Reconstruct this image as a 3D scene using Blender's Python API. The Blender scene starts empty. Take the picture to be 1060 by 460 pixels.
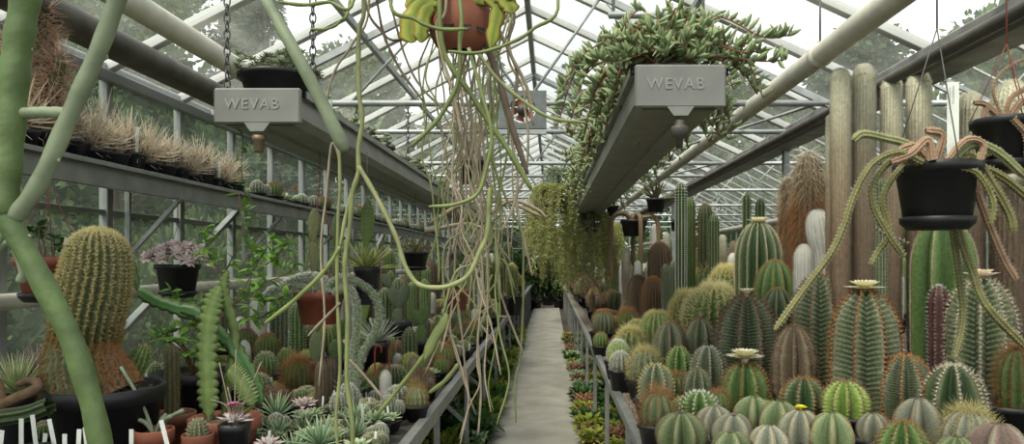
import bpy, math, random
import numpy as np
from mathutils import Vector, Matrix
rng = np.random.default_rng(7)
random.seed(7)
sc = bpy.context.scene
COL = sc.collection
F, VX, VY, EYE = 740.0, 570.0, 270.0, 1.6
BZ = 0.80                                   # bench surface height

def W(px, py, Y):
    return np.array([(px - VX) / F * Y, Y, EYE - (py - VY) / F * Y])

# ------------------------------------------------------------------ mesh builder
class G:
    def __init__(s): s.v = []; s.f3 = []; s.f4 = []; s.t = []; s.h = []; s.n = 0
    def add(s, V, F_, t=None, h=None):
        V = np.asarray(V, dtype=np.float64).reshape(-1, 3)
        k = len(V)
        for f in (F_ if isinstance(F_, (list, tuple)) else [F_]):
            f = np.asarray(f, dtype=np.int64)
            if f.size == 0: continue
            (s.f3 if f.shape[1] == 3 else s.f4).append(f + s.n)
        s.v.append(V)
        s.t.append(np.broadcast_to(0.5 if t is None else np.asarray(t, float), (k,)).copy())
        s.h.append(np.broadcast_to(0.5 if h is None else np.asarray(h, float), (k,)).copy())
        s.n += k
        return s
    def mesh(s, name, mat, smooth=True):
        V = np.concatenate(s.v) if s.v else np.zeros((0, 3))
        f3 = np.concatenate(s.f3) if s.f3 else np.zeros((0, 3), int)
        f4 = np.concatenate(s.f4) if s.f4 else np.zeros((0, 4), int)
        me = bpy.data.meshes.new(name)
        me.vertices.add(len(V)); me.vertices.foreach_set('co', V.ravel().astype(np.float32))
        nl = f3.size + f4.size
        me.loops.add(nl); me.loops.foreach_set('vertex_index', np.concatenate([f3.ravel(), f4.ravel()]).astype(np.int32))
        npl = len(f3) + len(f4)
        me.polygons.add(npl)
        st = np.concatenate([np.arange(len(f3)) * 3, f3.size + np.arange(len(f4)) * 4]).astype(np.int32)
        me.polygons.foreach_set('loop_start', st)
        me.polygons.foreach_set('use_smooth', np.full(npl, smooth, dtype=bool))
        me.update(calc_edges=True)
        for nm, arr in (('t', s.t), ('h', s.h)):
            a = me.attributes.new(nm, 'FLOAT', 'POINT')
            a.data.foreach_set('value', np.concatenate(arr).astype(np.float32) if arr else np.zeros(0, np.float32))
        me.materials.append(mat)
        return me

# ------------------------------------------------------------------ materials
MATS = {}
def mat(name, stops, hstops=None, hf=0.6, attr='t', rough=0.6, nscale=30, namt=0.25, metal=0.0, bump=0.0, bscale=80, spec=0.4,
        rand=0.15, trans=0.0, coord='Object', band=None):
    if name in MATS: return MATS[name]
    m = bpy.data.materials.new(name); m.use_nodes = True
    nt = m.node_tree; N = nt.nodes; L = nt.links
    b = N['Principled BSDF']
    b.inputs['Roughness'].default_value = rough; b.inputs['Metallic'].default_value = metal
    b.inputs['Specular IOR Level'].default_value = spec
    def ramp(st, at):
        a = N.new('ShaderNodeAttribute'); a.attribute_name = at
        r = N.new('ShaderNodeValToRGB'); e = r.color_ramp.elements
        while len(e) < len(st): e.new(0.5)
        for i, (p, c) in enumerate(st):
            e[i].position = p; e[i].color = (*c, 1)
        L.new(a.outputs['Fac'], r.inputs['Fac']); return r.outputs['Color']
    if not isinstance(stops, list): stops = [(0, stops), (1, stops)]
    c = ramp(stops, attr)
    if hstops:
        mx = N.new('ShaderNodeMix'); mx.data_type = 'RGBA'; mx.inputs[0].default_value = hf
        L.new(c, mx.inputs[6]); L.new(ramp(hstops, 'h'), mx.inputs[7]); c = mx.outputs[2]
    if band:      # pale flecked chevrons across the ribs: (count, colour, amount)
        ah = N.new('ShaderNodeAttribute'); ah.attribute_name = 'h'; at = N.new('ShaderNodeAttribute'); at.attribute_name = 't'
        m1 = N.new('ShaderNodeMath'); m1.operation = 'MULTIPLY'; m1.inputs[1].default_value = band[0] * 6.283; L.new(ah.outputs['Fac'], m1.inputs[0])
        m2 = N.new('ShaderNodeMath'); m2.operation = 'MULTIPLY_ADD'; m2.inputs[1].default_value = -7.0; L.new(at.outputs['Fac'], m2.inputs[0]); L.new(m1.outputs[0], m2.inputs[2])
        m3 = N.new('ShaderNodeMath'); m3.operation = 'SINE'; L.new(m2.outputs[0], m3.inputs[0])
        nb = N.new('ShaderNodeTexNoise'); nb.inputs['Scale'].default_value = 150; tb = N.new('ShaderNodeTexCoord'); L.new(tb.outputs['Object'], nb.inputs['Vector'])
        m4 = N.new('ShaderNodeMath'); m4.operation = 'MULTIPLY_ADD'; m4.inputs[1].default_value = 3.0; L.new(nb.outputs['Fac'], m4.inputs[0]); L.new(m3.outputs[0], m4.inputs[2])
        m5 = N.new('ShaderNodeMapRange'); m5.inputs[1].default_value = 1.4; m5.inputs[2].default_value = 2.3; m5.inputs[3].default_value = 0; m5.inputs[4].default_value = band[2]; L.new(m4.outputs[0], m5.inputs[0])
        mb_ = N.new('ShaderNodeMix'); mb_.data_type = 'RGBA'; L.new(m5.outputs[0], mb_.inputs[0]); L.new(c, mb_.inputs[6]); mb_.inputs[7].default_value = (*band[1], 1); c = mb_.outputs[2]
    tc = N.new('ShaderNodeTexCoord')
    nz = N.new('ShaderNodeTexNoise'); nz.inputs['Scale'].default_value = nscale; nz.inputs['Detail'].default_value = 4
    L.new(tc.outputs[coord], nz.inputs['Vector'])
    oi = N.new('ShaderNodeObjectInfo')
    mr = N.new('ShaderNodeMapRange'); mr.inputs[1].default_value = 0.25; mr.inputs[2].default_value = 0.75
    mr.inputs[3].default_value = 1 - namt; mr.inputs[4].default_value = 1 + namt
    L.new(nz.outputs['Fac'], mr.inputs[0])
    mo = N.new('ShaderNodeMapRange'); mo.inputs[3].default_value = 1 - rand; mo.inputs[4].default_value = 1 + rand
    L.new(oi.outputs['Random'], mo.inputs[0])
    mu = N.new('ShaderNodeMath'); mu.operation = 'MULTIPLY'; L.new(mr.outputs[0], mu.inputs[0]); L.new(mo.outputs[0], mu.inputs[1])
    hs = N.new('ShaderNodeHueSaturation'); L.new(c, hs.inputs['Color']); L.new(mu.outputs[0], hs.inputs['Value'])
    L.new(hs.outputs['Color'], b.inputs['Base Color'])
    if bump:
        bn = N.new('ShaderNodeTexNoise'); bn.inputs['Scale'].default_value = bscale; L.new(tc.outputs[coord], bn.inputs['Vector'])
        bp = N.new('ShaderNodeBump'); bp.inputs['Strength'].default_value = bump; bp.inputs['Distance'].default_value = 0.01
        L.new(bn.outputs['Fac'], bp.inputs['Height']); L.new(bp.outputs[0], b.inputs['Normal'])
    if trans:
        tr = N.new('ShaderNodeBsdfTranslucent'); L.new(hs.outputs['Color'], tr.inputs['Color'])
        ms = N.new('ShaderNodeMixShader'); ms.inputs[0].default_value = trans
        L.new(b.outputs[0], ms.inputs[1]); L.new(tr.outputs[0], ms.inputs[2])
        L.new(ms.outputs[0], N['Material Output'].inputs['Surface'])
    MATS[name] = m
    return m

def glass_mat(name, haze, hazecol, clear=(0.9, 0.95, 0.93)):
    m = bpy.data.materials.new(name); m.use_nodes = True
    nt = m.node_tree; N = nt.nodes; L = nt.links
    for n in list(N):
        if n.type == 'BSDF_PRINCIPLED': N.remove(n)
    tr = N.new('ShaderNodeBsdfTransparent'); tr.inputs[0].default_value = (*clear, 1)
    gl = N.new('ShaderNodeBsdfGlossy'); gl.inputs['Roughness'].default_value = 0.04
    df = N.new('ShaderNodeBsdfTranslucent'); df.inputs[0].default_value = (*hazecol, 1)
    nz = N.new('ShaderNodeTexNoise'); nz.inputs['Scale'].default_value = 2.5; nz.inputs['Detail'].default_value = 6
    tc = N.new('ShaderNodeTexCoord'); L.new(tc.outputs['Object'], nz.inputs['Vector'])
    mr = N.new('ShaderNodeMapRange'); mr.inputs[1].default_value = 0.3; mr.inputs[2].default_value = 0.75
    mr.inputs[3].default_value = haze * 0.55; mr.inputs[4].default_value = haze * 1.5; L.new(nz.outputs['Fac'], mr.inputs[0])
    m1 = N.new('ShaderNodeMixShader'); L.new(mr.outputs[0], m1.inputs[0]); L.new(tr.outputs[0], m1.inputs[1]); L.new(df.outputs[0], m1.inputs[2])
    lw = N.new('ShaderNodeLayerWeight'); lw.inputs[0].default_value = .5
    pw = N.new('ShaderNodeMath'); pw.operation = 'POWER'; pw.inputs[1].default_value = 5.0; L.new(lw.outputs['Facing'], pw.inputs[0])
    fr = N.new('ShaderNodeMath'); fr.operation = 'MULTIPLY_ADD'; fr.inputs[1].default_value = .45; fr.inputs[2].default_value = .02; L.new(pw.outputs[0], fr.inputs[0])
    m2 = N.new('ShaderNodeMixShader'); L.new(fr.outputs[0], m2.inputs[0]); L.new(m1.outputs[0], m2.inputs[1]); L.new(gl.outputs[0], m2.inputs[2])
    L.new(m2.outputs[0], N['Material Output'].inputs['Surface'])
    return m

# ------------------------------------------------------------------ objects
def tag(o, label=None, cat=None, group=None, kind=None):
    if label: o['label'] = label
    if cat: o['category'] = cat
    if group: o['group'] = group
    if kind: o['kind'] = kind
    return o
def link(name, me, parent=None):
    o = bpy.data.objects.new(name, me); COL.objects.link(o)
    if parent is not None: o.parent = parent
    return o
def empty(name, loc=(0, 0, 0), rot=(0, 0, 0), scale=(1, 1, 1)):
    o = bpy.data.objects.new(name, None); COL.objects.link(o)
    o.empty_display_size = 0.05
    o.location = loc; o.rotation_euler = rot; o.scale = scale
    return o
def struct(name, me, parent=None):
    o = link(name, me, parent)
    if parent is None: o['kind'] = 'structure'
    return o
# a prototype: list of (part name, mesh, [(sub-part name, mesh)...])
def place(parts, name, label, cat, loc, rotz=0.0, s=1.0, group=None, tilt=(0, 0)):
    r = empty(name, tuple(float(x) for x in loc), (tilt[0], tilt[1], rotz), (s, s, s) if not hasattr(s, '__len__') else s)
    tag(r, label, cat, group)
    for p in parts:
        c = link(p[0], p[1], r)
        if len(p) > 3: c['label'] = p[3]
        for q in (p[2] if len(p) > 2 else []):
            link(q[0], q[1], c)
    return r

# ------------------------------------------------------------------ shapes
def box(g, c, s, rot=None, t=0.5, bevel=0.0):
    c = np.array(c, float); s = np.array(s, float) / 2
    if bevel <= 0: bevel = min(s) * 0.12
    b = min(bevel, min(s) * 0.45)
    V = []
    for sx in (-1, 1):
        for sy in (-1, 1):
            for sz in (-1, 1):
                sg = np.array([sx, sy, sz])
                for ax in range(3):
                    p = sg * (s - b); p[ax] = sg[ax] * s[ax]; V.append(p)
    V = np.array(V)
    idx = lambda sx, sy, sz, ax: (((sx > 0) * 4 + (sy > 0) * 2 + (sz > 0)) * 3 + ax)
    F4 = []; F3 = []
    def face(ids):
        P = V[list(ids)]; n = np.cross(P[1] - P[0], P[2] - P[0])
        if np.dot(n, P.mean(0)) < 0: ids = ids[::-1]
        (F4 if len(ids) == 4 else F3).append(ids)
    for ax in range(3):
        a1, a2 = [(1, 2), (2, 0), (0, 1)][ax]
        for sg in (-1, 1):
            ids = []
            for u, v in ((-1, -1), (1, -1), (1, 1), (-1, 1)):
                q = [0, 0, 0]; q[ax] = sg; q[a1] = u; q[a2] = v; ids.append(idx(*q, ax))
            face(ids)
        for u in (-1, 1):
            for v in (-1, 1):
                q0 = [0, 0, 0]; q0[a1] = u; q0[a2] = v; q1 = list(q0); q0[ax] = -1; q1[ax] = 1
                face([idx(*q0, a1), idx(*q1, a1), idx(*q1, a2), idx(*q0, a2)])
    for sx in (-1, 1):
        for sy in (-1, 1):
            for sz in (-1, 1):
                face([idx(sx, sy, sz, 0), idx(sx, sy, sz, 1), idx(sx, sy, sz, 2)])
    if rot is not None: V = V @ np.array(rot).T
    fs = []
    if F4: fs.append(np.array(F4))
    if F3: fs.append(np.array(F3))
    g.add(V + c, fs, t)
def bar(g, a, b, w, h=None, t=0.5, up=(0, 0, 1)):
    a = np.array(a, float); b = np.array(b, float); h = h or w
    d = b - a; Ln = np.linalg.norm(d); z = d / Ln
    u = np.array(up, float)
    if abs(np.dot(u, z)) > 0.95: u = np.array([0, 1.0, 0])
    x = np.cross(u, z); x /= np.linalg.norm(x); y = np.cross(z, x)
    box(g, (a + b) / 2, (w, h, Ln), np.stack([x, y, z], 1), t, bevel=min(w, h) * 0.08)
def smoothpath(P, n):
    """Catmull-Rom through rows of P (any number of columns), n samples."""
    P = np.asarray(P, float)
    if len(P) == 2: 
        u = np.linspace(0, 1, n)[:, None]; return P[0] * (1 - u) + P[1] * u
    Q = np.vstack([2 * P[0] - P[1], P, 2 * P[-1] - P[-2]])
    u = np.linspace(0, len(P) - 1 - 1e-9, n); i = u.astype(int); f = (u - i)[:, None]
    a, b, c, d = Q[i], Q[i + 1], Q[i + 2], Q[i + 3]
    return 0.5 * ((2 * b) + (-a + c) * f + (2 * a - 5 * b + 4 * c - d) * f ** 2 + (-a + 3 * b - 3 * c + d) * f ** 3)
def frames(P):
    T = np.gradient(P, axis=0); T /= np.linalg.norm(T, axis=1)[:, None] + 1e-12
    u = np.array([1.0, 0, 0]) if abs(T[0][0]) < 0.9 else np.array([0, 1.0, 0])
    U = []
    for k in range(len(P)):
        u = u - np.dot(u, T[k]) * T[k]; u = u / (np.linalg.norm(u) + 1e-12); U.append(u)
    U = np.array(U); return T, U, np.cross(T, U)
def tube(g, P, R, na=8, t=None, h=None, close=True, squash=1.0):
    """A round tube through P (k,3) with radii R; t: value(s) along it."""
    P = np.asarray(P, float); k = len(P); R = np.broadcast_to(np.asarray(R, float), (k,))
    T, U, B = frames(P)
    a = np.linspace(0, 2 * math.pi, na, endpoint=False)
    V = P[:, None] + R[:, None, None] * (np.cos(a)[None, :, None] * U[:, None] + squash * np.sin(a)[None, :, None] * B[:, None])
    i, j = np.meshgrid(np.arange(k - 1), np.arange(na), indexing='ij'); j2 = (j + 1) % na
    Fq = np.stack([i * na + j, i * na + j2, (i + 1) * na + j2, (i + 1) * na + j], -1).reshape(-1, 4)
    V = V.reshape(-1, 3); tv = np.repeat(np.linspace(0, 1, k) if t is None else np.broadcast_to(t, (k,)), na)
    fs = [Fq]
    if close:
        V = np.vstack([V, P[0] - T[0] * R[0] * 0.5, P[-1] + T[-1] * R[-1] * 0.5]); tv = np.append(tv, [tv[0], tv[-1]])
        n0 = k * na; jj = np.arange(na); j2 = (jj + 1) % na
        fs.append(np.stack([np.full(na, n0), j2, jj], 1)); fs.append(np.stack([np.full(na, n0 + 1), n0 - na + jj, n0 - na + j2], 1))
    g.add(V, fs, tv, tv if h is None else h)
def lathe(g, prof, na=24, t=0.5, sq=False, c=(0, 0, 0)):
    """Profile [(r,z)...] about z; sq: rounded-square section (square pots)."""
    prof = np.array(prof, float); k = len(prof); a = np.linspace(0, 2 * math.pi, na, endpoint=False) + (math.pi / na if sq else 0)
    if sq:
        q = (np.abs(np.cos(a)) ** 6 + np.abs(np.sin(a)) ** 6) ** (-1 / 6)
    else: q = np.ones(na)
    V = np.stack([prof[:, 0, None] * np.cos(a) * q, prof[:, 0, None] * np.sin(a) * q, np.repeat(prof[:, 1, None], na, 1)], -1).reshape(-1, 3)
    i, j = np.meshgrid(np.arange(k - 1), np.arange(na), indexing='ij'); j2 = (j + 1) % na
    Fq = np.stack([i * na + j, i * na + j2, (i + 1) * na + j2, (i + 1) * na + j], -1).reshape(-1, 4)
    tt = np.repeat(np.broadcast_to(t, (k,)), na)
    g.add(V + np.array(c), Fq, tt)
SPIKE_V = np.array([[1, 0, 0], [-.5, .87, 0], [-.5, -.87, 0], [0, 0, 1.0]]); SPIKE_F = np.array([[0, 1, 3], [1, 2, 3], [2, 0, 3]])
def scatter(g, TV, TF, P, D, L, Wd, tv=None, roll=None, h=None, thick=None):
    """Put template (TV, TF) at P with its z axis along D, length L, width Wd, thickness."""
    P = np.asarray(P, float); n = len(P)
    if n == 0: return
    D = np.asarray(D, float); D = D / (np.linalg.norm(D, axis=1)[:, None] + 1e-12)
    L = np.broadcast_to(L, (n,)); Wd = np.broadcast_to(Wd, (n,)); thick = Wd if thick is None else np.broadcast_to(thick, (n,))
    ref = np.where(np.abs(D[:, 2:3]) > 0.93, np.array([[1.0, 0, 0]]), np.array([[0, 0, 1.0]]))
    X = np.cross(ref, D); X /= np.linalg.norm(X, axis=1)[:, None]; Yv = np.cross(D, X)
    if roll is not None:
        c, s = np.cos(roll)[:, None], np.sin(roll)[:, None]; X, Yv = X * c + Yv * s, Yv * c - X * s
    V = P[:, None] + TV[None, :, 0:1] * (X * Wd[:, None])[:, None] + TV[None, :, 1:2] * (Yv * thick[:, None])[:, None] + TV[None, :, 2:3] * (D * L[:, None])[:, None]
    k = len(TV)
    fs = [(TFx[None] + (np.arange(n) * k)[:, None, None]).reshape(-1, TFx.shape[1]) for TFx in (TF if isinstance(TF, list) else [TF])]
    t0 = TV[:, 2] if tv is None else tv
    hh = np.tile(TV[:, 2], n) if h is None else np.repeat(np.broadcast_to(h, (n,)), k)
    g.add(V.reshape(-1, 3), fs, np.tile(np.clip(t0, 0, 1), n), hh)
# templates: flat leaf folded on its midrib, fat succulent leaf, curled straw spine
def leaf_tpl(k=4, fold=0.25, bend=0.25, sharp=0.8):
    V = []; Fc = []
    for i in range(k + 1):
        u = i / k; w = 0.5 * math.sin(math.pi * (u ** sharp)) ** 0.8 if 0 < u < 1 else 0.02
        z = u; y = -bend * u * u
        V += [(-w, y + fold * w, z), (0, y, z), (w, y + fold * w, z)]
    for i in range(k):
        a = i * 3; Fc += [(a, a + 1, a + 4, a + 3), (a + 1, a + 2, a + 5, a + 4)]
    return np.array(V), np.array(Fc)
def fat_tpl(k=5, na=6, bend=0.15):
    V = []; Fc = []
    for i in range(k + 1):
        u = i / k; r = 0.5 * (math.sin(math.pi * min(max(u, .03), .97) ** 0.8)) ** 0.6
        for j in range(na):
            a = 2 * math.pi * j / na; V.append((r * math.cos(a), r * math.sin(a) - bend * u * u * 2, u))
    for i in range(k):
        for j in range(na): Fc.append((i * na + j, i * na + (j + 1) % na, (i + 1) * na + (j + 1) % na, (i + 1) * na + j))
    return np.array(V), np.array(Fc)
LEAF = leaf_tpl(); LEAFB = leaf_tpl(4, .2, .7); FAT = fat_tpl(); FATB = fat_tpl(5, 6, .35)
LOWLEAF = (np.array([[0, 0, 0], [.5, .1, .45], [0, -.05, 1], [-.5, .1, .45]]), np.array([[0, 1, 2, 3]]))
def straw_tpl(k=4, curl=0.8):
    V = []; Fc = []
    for i in range(k + 1):
        u = i / k; w = 0.5 * (1 - u * 0.85); V += [(-w, curl * u * u * .5, u), (w, curl * u * u * .5, u), (0, curl * u * u * .5 + .4 * w, u)]
    for i in range(k):
        a = i * 3
        Fc += [(a, a + 1, a + 4, a + 3), (a + 1, a + 2, a + 5, a + 4), (a + 2, a, a + 3, a + 5)]
    return np.array(V), np.array(Fc)
STRAW = straw_tpl()
def rnd(n): v = rng.normal(size=(n, 3)); return v / np.linalg.norm(v, axis=1)[:, None]

# ------------------------------------------------------------------ cactus generator
def cactus(gb, gs, path, ribs=12, depth=0.15, p=1.3, nu=24, step=0.02, nsp=6, sl=0.012, sw=0.0006, spread=1.0, cl=0.0, fw=0.0,
           wob=0.0, tuber=0.0, phase=0.0, apex=1.0, top_extra=1.0):
    """Ribbed body along path rows (x,y,z,r); spines from the rib crests. gb body, gs spines."""
    Q = smoothpath(path, nu); P = Q[:, :3]; R = np.maximum(Q[:, 3], 1e-4)
    T, U, B = frames(P)
    na = ribs * 6; a = np.linspace(0, 2 * math.pi, na, endpoint=False)
    w = np.abs(((a * ribs / (2 * math.pi)) % 1.0) * 2 - 1); w = 1 - w          # 0 crest .. 1 valley
    w = np.where(w < 0, 0, w)
    s = np.concatenate([[0], np.cumsum(np.linalg.norm(np.diff(P, axis=0), axis=1))]); 
    f = 1 - depth * w ** p
    RR = R[:, None] * f[None]
    if tuber: RR = RR * (1 + tuber * np.cos(2 * math.pi * s / step)[:, None] * (1 - w)[None])
    if wob: RR = RR * (1 + wob * np.sin(s * 60)[:, None])
    V = P[:, None] + RR[..., None] * (np.cos(a + phase)[None, :, None] * U[:, None] + np.sin(a + phase)[None, :, None] * B[:, None])
    i, j = np.meshgrid(np.arange(nu - 1), np.arange(na), indexing='ij'); j2 = (j + 1) % na
    Fq = np.stack([i * na + j, i * na + j2, (i + 1) * na + j2, (i + 1) * na + j], -1).reshape(-1, 4)
    hh = np.repeat(s / s[-1], na)
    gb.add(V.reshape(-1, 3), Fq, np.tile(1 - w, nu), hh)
    if gs is None or nsp == 0: return
    # arc length along the surface profile
    dR = np.gradient(R); dS = np.gradient(s); sl_ = np.sqrt(dR ** 2 + dS ** 2); arc = np.cumsum(sl_); arc -= arc[0]
    m = max(2, int(arc[-1] / step)); q = np.linspace(0.02 * arc[-1], arc[-1] * 0.985, m)
    ip = lambda A: np.stack([np.interp(q, arc, A[:, c]) for c in range(3)], 1)
    Pq, Tq, Uq, Bq = ip(P), ip(T), ip(U), ip(B); Rq = np.interp(q, arc, R); sq_ = np.interp(q, arc, dR / np.maximum(sl_, 1e-9))
    pts = []; dirs = []; hs = []
    for r in range(ribs):
        an = 2 * math.pi * r / ribs + phase
        ra = math.cos(an) * Uq + math.sin(an) * Bq
        pts.append(Pq + ra * Rq[:, None] * 1.0); dirs.append(ra * np.sqrt(np.clip(1 - sq_ ** 2, 0, 1))[:, None] - Tq * sq_[:, None]); hs.append(q / arc[-1])
    pts = np.concatenate(pts); dirs = np.concatenate(dirs); hs = np.concatenate(hs)
    n = len(pts)
    P2 = np.repeat(pts, nsp, 0); D2 = np.repeat(dirs, nsp, 0); H2 = np.repeat(hs, nsp)
    D2 = D2 + rng.normal(size=D2.shape) * 0.75 * spread
    L2 = sl * rng.uniform(0.6, 1.25, len(P2)) * (1 + (top_extra - 1) * (H2 > 0.8))
    scatter(gs, SPIKE_V, SPIKE_F, P2, D2, L2, sw, h=H2)
    if cl: scatter(gs, SPIKE_V, SPIKE_F, pts, dirs + rng.normal(size=dirs.shape) * .2, cl * rng.uniform(.7, 1.2, n), sw * 1.6, h=hs)
    if fw:  # woolly felt tufts on the areoles
        scatter(gs, FAT[0], FAT[1], pts - dirs * fw * .3, dirs, fw, fw * 1.3, h=hs)
def globe_path(R, H, base=0.55, z0=0.0, dimple=0.08, lean=(0, 0)):
    rows = []
    for u in np.linspace(0, 1, 11):
        ang = -0.55 * base * math.pi / 2 + u * (math.pi / 2 + 0.55 * base * math.pi / 2)
        rows.append((lean[0] * u, lean[1] * u, math.sin(ang), math.cos(ang)))
    rows = np.array(rows); z = rows[:, 2]; z = (z - z[0]) / (z[-1] - z[0]); rows[:, 2] = z0 + z * H
    rows[:, 3] = rows[:, 3] * R; rows[-1, 3] = R * .03; rows[-1, 2] -= dimple * H * .3
    return rows
def col_path(R, H, z0=0.0, lean=(0, 0), taper=0.85, bulge=0.0, dome=1.7):
    us = [0, .03, .2, .4, .6, .75]; rows = [(lean[0] * u, lean[1] * u, z0 + u * (H - R * dome), R * (taper + (1 - taper) * min(1, u * 2.2)) * (1 + bulge * math.sin(u * 9))) for u in us]
    for k in range(0, 7):
        a = k / 6 * math.pi / 2
        rows.append((lean[0] * (0.9 + .1 * math.sin(a)), lean[1] * (0.9 + .1 * math.sin(a)), z0 + (H - R * dome) + R * dome * math.sin(a), R * max(math.cos(a), .04)))
    return np.array(rows)

# ------------------------------------------------------------------ palette
M_black = mat('black_plastic', (0.012, 0.012, 0.014), rough=0.45, namt=.3, rand=.3)
M_terra = mat('terracotta', (0.23, 0.080, 0.048), rough=0.75, namt=.25, nscale=12, rand=.25)
M_redpl = mat('brick_red_plastic', (0.23, 0.065, 0.042), rough=0.5, namt=.12)
M_soil = mat('gritty_soil', (0.13, 0.10, 0.075), rough=0.95, namt=.6, nscale=150, bump=.8, bscale=200)
M_tag = mat('white_label_plastic', (0.72, 0.74, 0.70), rough=0.5, namt=.08)
M_alu = mat('aluminium', (0.30, 0.305, 0.30), rough=0.42, metal=.55, namt=.22, nscale=9, rand=.1)
M_alud = mat('weathered_aluminium', (0.26, 0.26, 0.25), rough=0.55, metal=.4, namt=.4, nscale=6)
M_trough = mat('trough_metal', (0.25, 0.25, 0.238), rough=0.42, metal=.45, namt=.22, nscale=5)
M_bars = mat('glazing_bar_metal', (0.50, 0.51, 0.51), rough=0.5, metal=.1, namt=.15, nscale=4)
M_benchshade = mat('bench_top_pot_shade', (0.055, 0.05, 0.045), rough=.9, nscale=30, namt=.4)  # bench top colour darkened to stand for the shade among the pots
M_wbar = mat('window_bar_metal', (0.24, 0.25, 0.25), rough=.5, metal=.2, namt=.2, nscale=4)
M_darkst = mat('dark_steel', (0.105, 0.097, 0.09), rough=0.6, metal=.3, namt=.4, nscale=8)
M_pipe = mat('cream_painted_pipe', (0.62, 0.59, 0.52), rough=0.5, namt=.16, nscale=6)
M_galv = mat('galvanised_tube', (0.36, 0.38, 0.39), rough=0.45, metal=.4, namt=.2, nscale=10)
M_chain = mat('chain_steel', (0.10, 0.10, 0.10), rough=0.5, metal=.6)
# cactus skins: t = 0 in the furrow .. 1 on the rib crest
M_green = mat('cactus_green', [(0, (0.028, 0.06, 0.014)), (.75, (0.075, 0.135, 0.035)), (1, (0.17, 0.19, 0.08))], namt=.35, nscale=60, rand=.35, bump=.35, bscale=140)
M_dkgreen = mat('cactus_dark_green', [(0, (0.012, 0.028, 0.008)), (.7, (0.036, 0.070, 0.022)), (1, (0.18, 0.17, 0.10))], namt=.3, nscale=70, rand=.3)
M_ylgreen = mat('cactus_yellow_green', [(0, (0.07, 0.13, 0.03)), (.7, (0.17, 0.24, 0.05)), (1, (0.26, 0.30, 0.10))], namt=.3, nscale=50, rand=.2)
M_grey = mat('bishops_cap_grey', [(0, (0.09, 0.10, 0.07)), (.8, (0.25, 0.255, 0.19)), (1, (0.20, 0.14, 0.085))], namt=.45, nscale=220, rand=.2)
M_pgreen = mat('bishops_cap_green', [(0, (0.06, 0.09, 0.035)), (.8, (0.14, 0.18, 0.085)), (1, (0.24, 0.19, 0.11))], namt=.35, nscale=160, rand=.2)
M_reda = mat('bishops_cap_reddened', [(0, (0.15, 0.13, 0.10)), (.7, (0.20, 0.12, 0.10)), (1, (0.28, 0.28, 0.2))], namt=.4, nscale=160, rand=.1)
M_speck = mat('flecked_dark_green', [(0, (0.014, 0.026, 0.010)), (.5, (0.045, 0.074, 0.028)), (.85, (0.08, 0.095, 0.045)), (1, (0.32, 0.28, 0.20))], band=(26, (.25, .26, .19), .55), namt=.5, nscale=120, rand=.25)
M_blue = mat('cactus_blue_green', [(0, (0.045, 0.065, 0.038)), (.8, (0.12, 0.15, 0.09)), (1, (0.27, 0.26, 0.17))], namt=.3, nscale=60, rand=.2)
M_brown = mat('corky_brown_skin', [(0, (0.075, 0.055, 0.035)), (1, (0.19, 0.15, 0.10))], namt=.35, nscale=70, rand=.25)
M_woolc = mat('woolly_column_skin', [(0, (0.22, 0.16, 0.11)), (1, (0.34, 0.28, 0.20))], hstops=[(0, (.06, .04, .03)), (.45, (.20, .13, .085)), (.7, (.42, .35, .25)), (.85, (.68, .67, .52))], hf=.65, namt=.3, nscale=60, rand=.15)
M_ccrest = mat('epidermis_olive', [(0, (0.04, 0.06, 0.025)), (1, (0.15, 0.15, 0.07))], namt=.3, nscale=60)
# spines
M_sp_pale = mat('pale_spines', [(0, (0.52, 0.45, 0.33)), (1, (0.76, 0.70, 0.55))], namt=.1, rough=.7, trans=.2)
M_sp_gold = mat('golden_spines', [(0, (0.48, 0.40, 0.14)), (1, (0.66, 0.60, 0.30))], namt=.1, rough=.7, trans=.2)
M_sp_or = mat('orange_brown_spines', [(0, (0.26, 0.11, 0.035)), (1, (0.42, 0.22, 0.09))], namt=.1, rough=.7, trans=.2)
M_sp_br = mat('brown_spines', [(0, (0.16, 0.085, 0.05)), (1, (0.30, 0.19, 0.12))], namt=.15, rough=.7, trans=.2)
M_sp_wh = mat('white_spines', [(0, (0.60, 0.58, 0.54)), (1, (0.85, 0.84, 0.80))], namt=.1, rough=.8, trans=.2)
M_straw = mat('straw_spines', [(0, (0.55, 0.42, 0.30)), (1, (0.88, 0.80, 0.66))], namt=.25, rough=.8, trans=.25, rand=.2)
M_sp_mix = mat('column_fuzz', [(0, (0.34, 0.26, 0.18)), (1, (0.52, 0.44, 0.33))], hstops=[(0, (.10, .065, .04)), (.45, (.28, .18, .12)), (.7, (.56, .48, .35)), (.85, (.88, .88, .74))], hf=.75, namt=.1, rough=.8, trans=.2)
M_hairh = mat('shaggy_hair', [(0, (0.34, 0.17, 0.07)), (1, (0.48, 0.30, 0.16))], hstops=[(0, (.20, .08, .03)), (.78, (.36, .17, .07)), (.92, (.66, .54, .38)), (1, (.92, .90, .80))], hf=.88, namt=.1, rough=.8, trans=.2)
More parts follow.
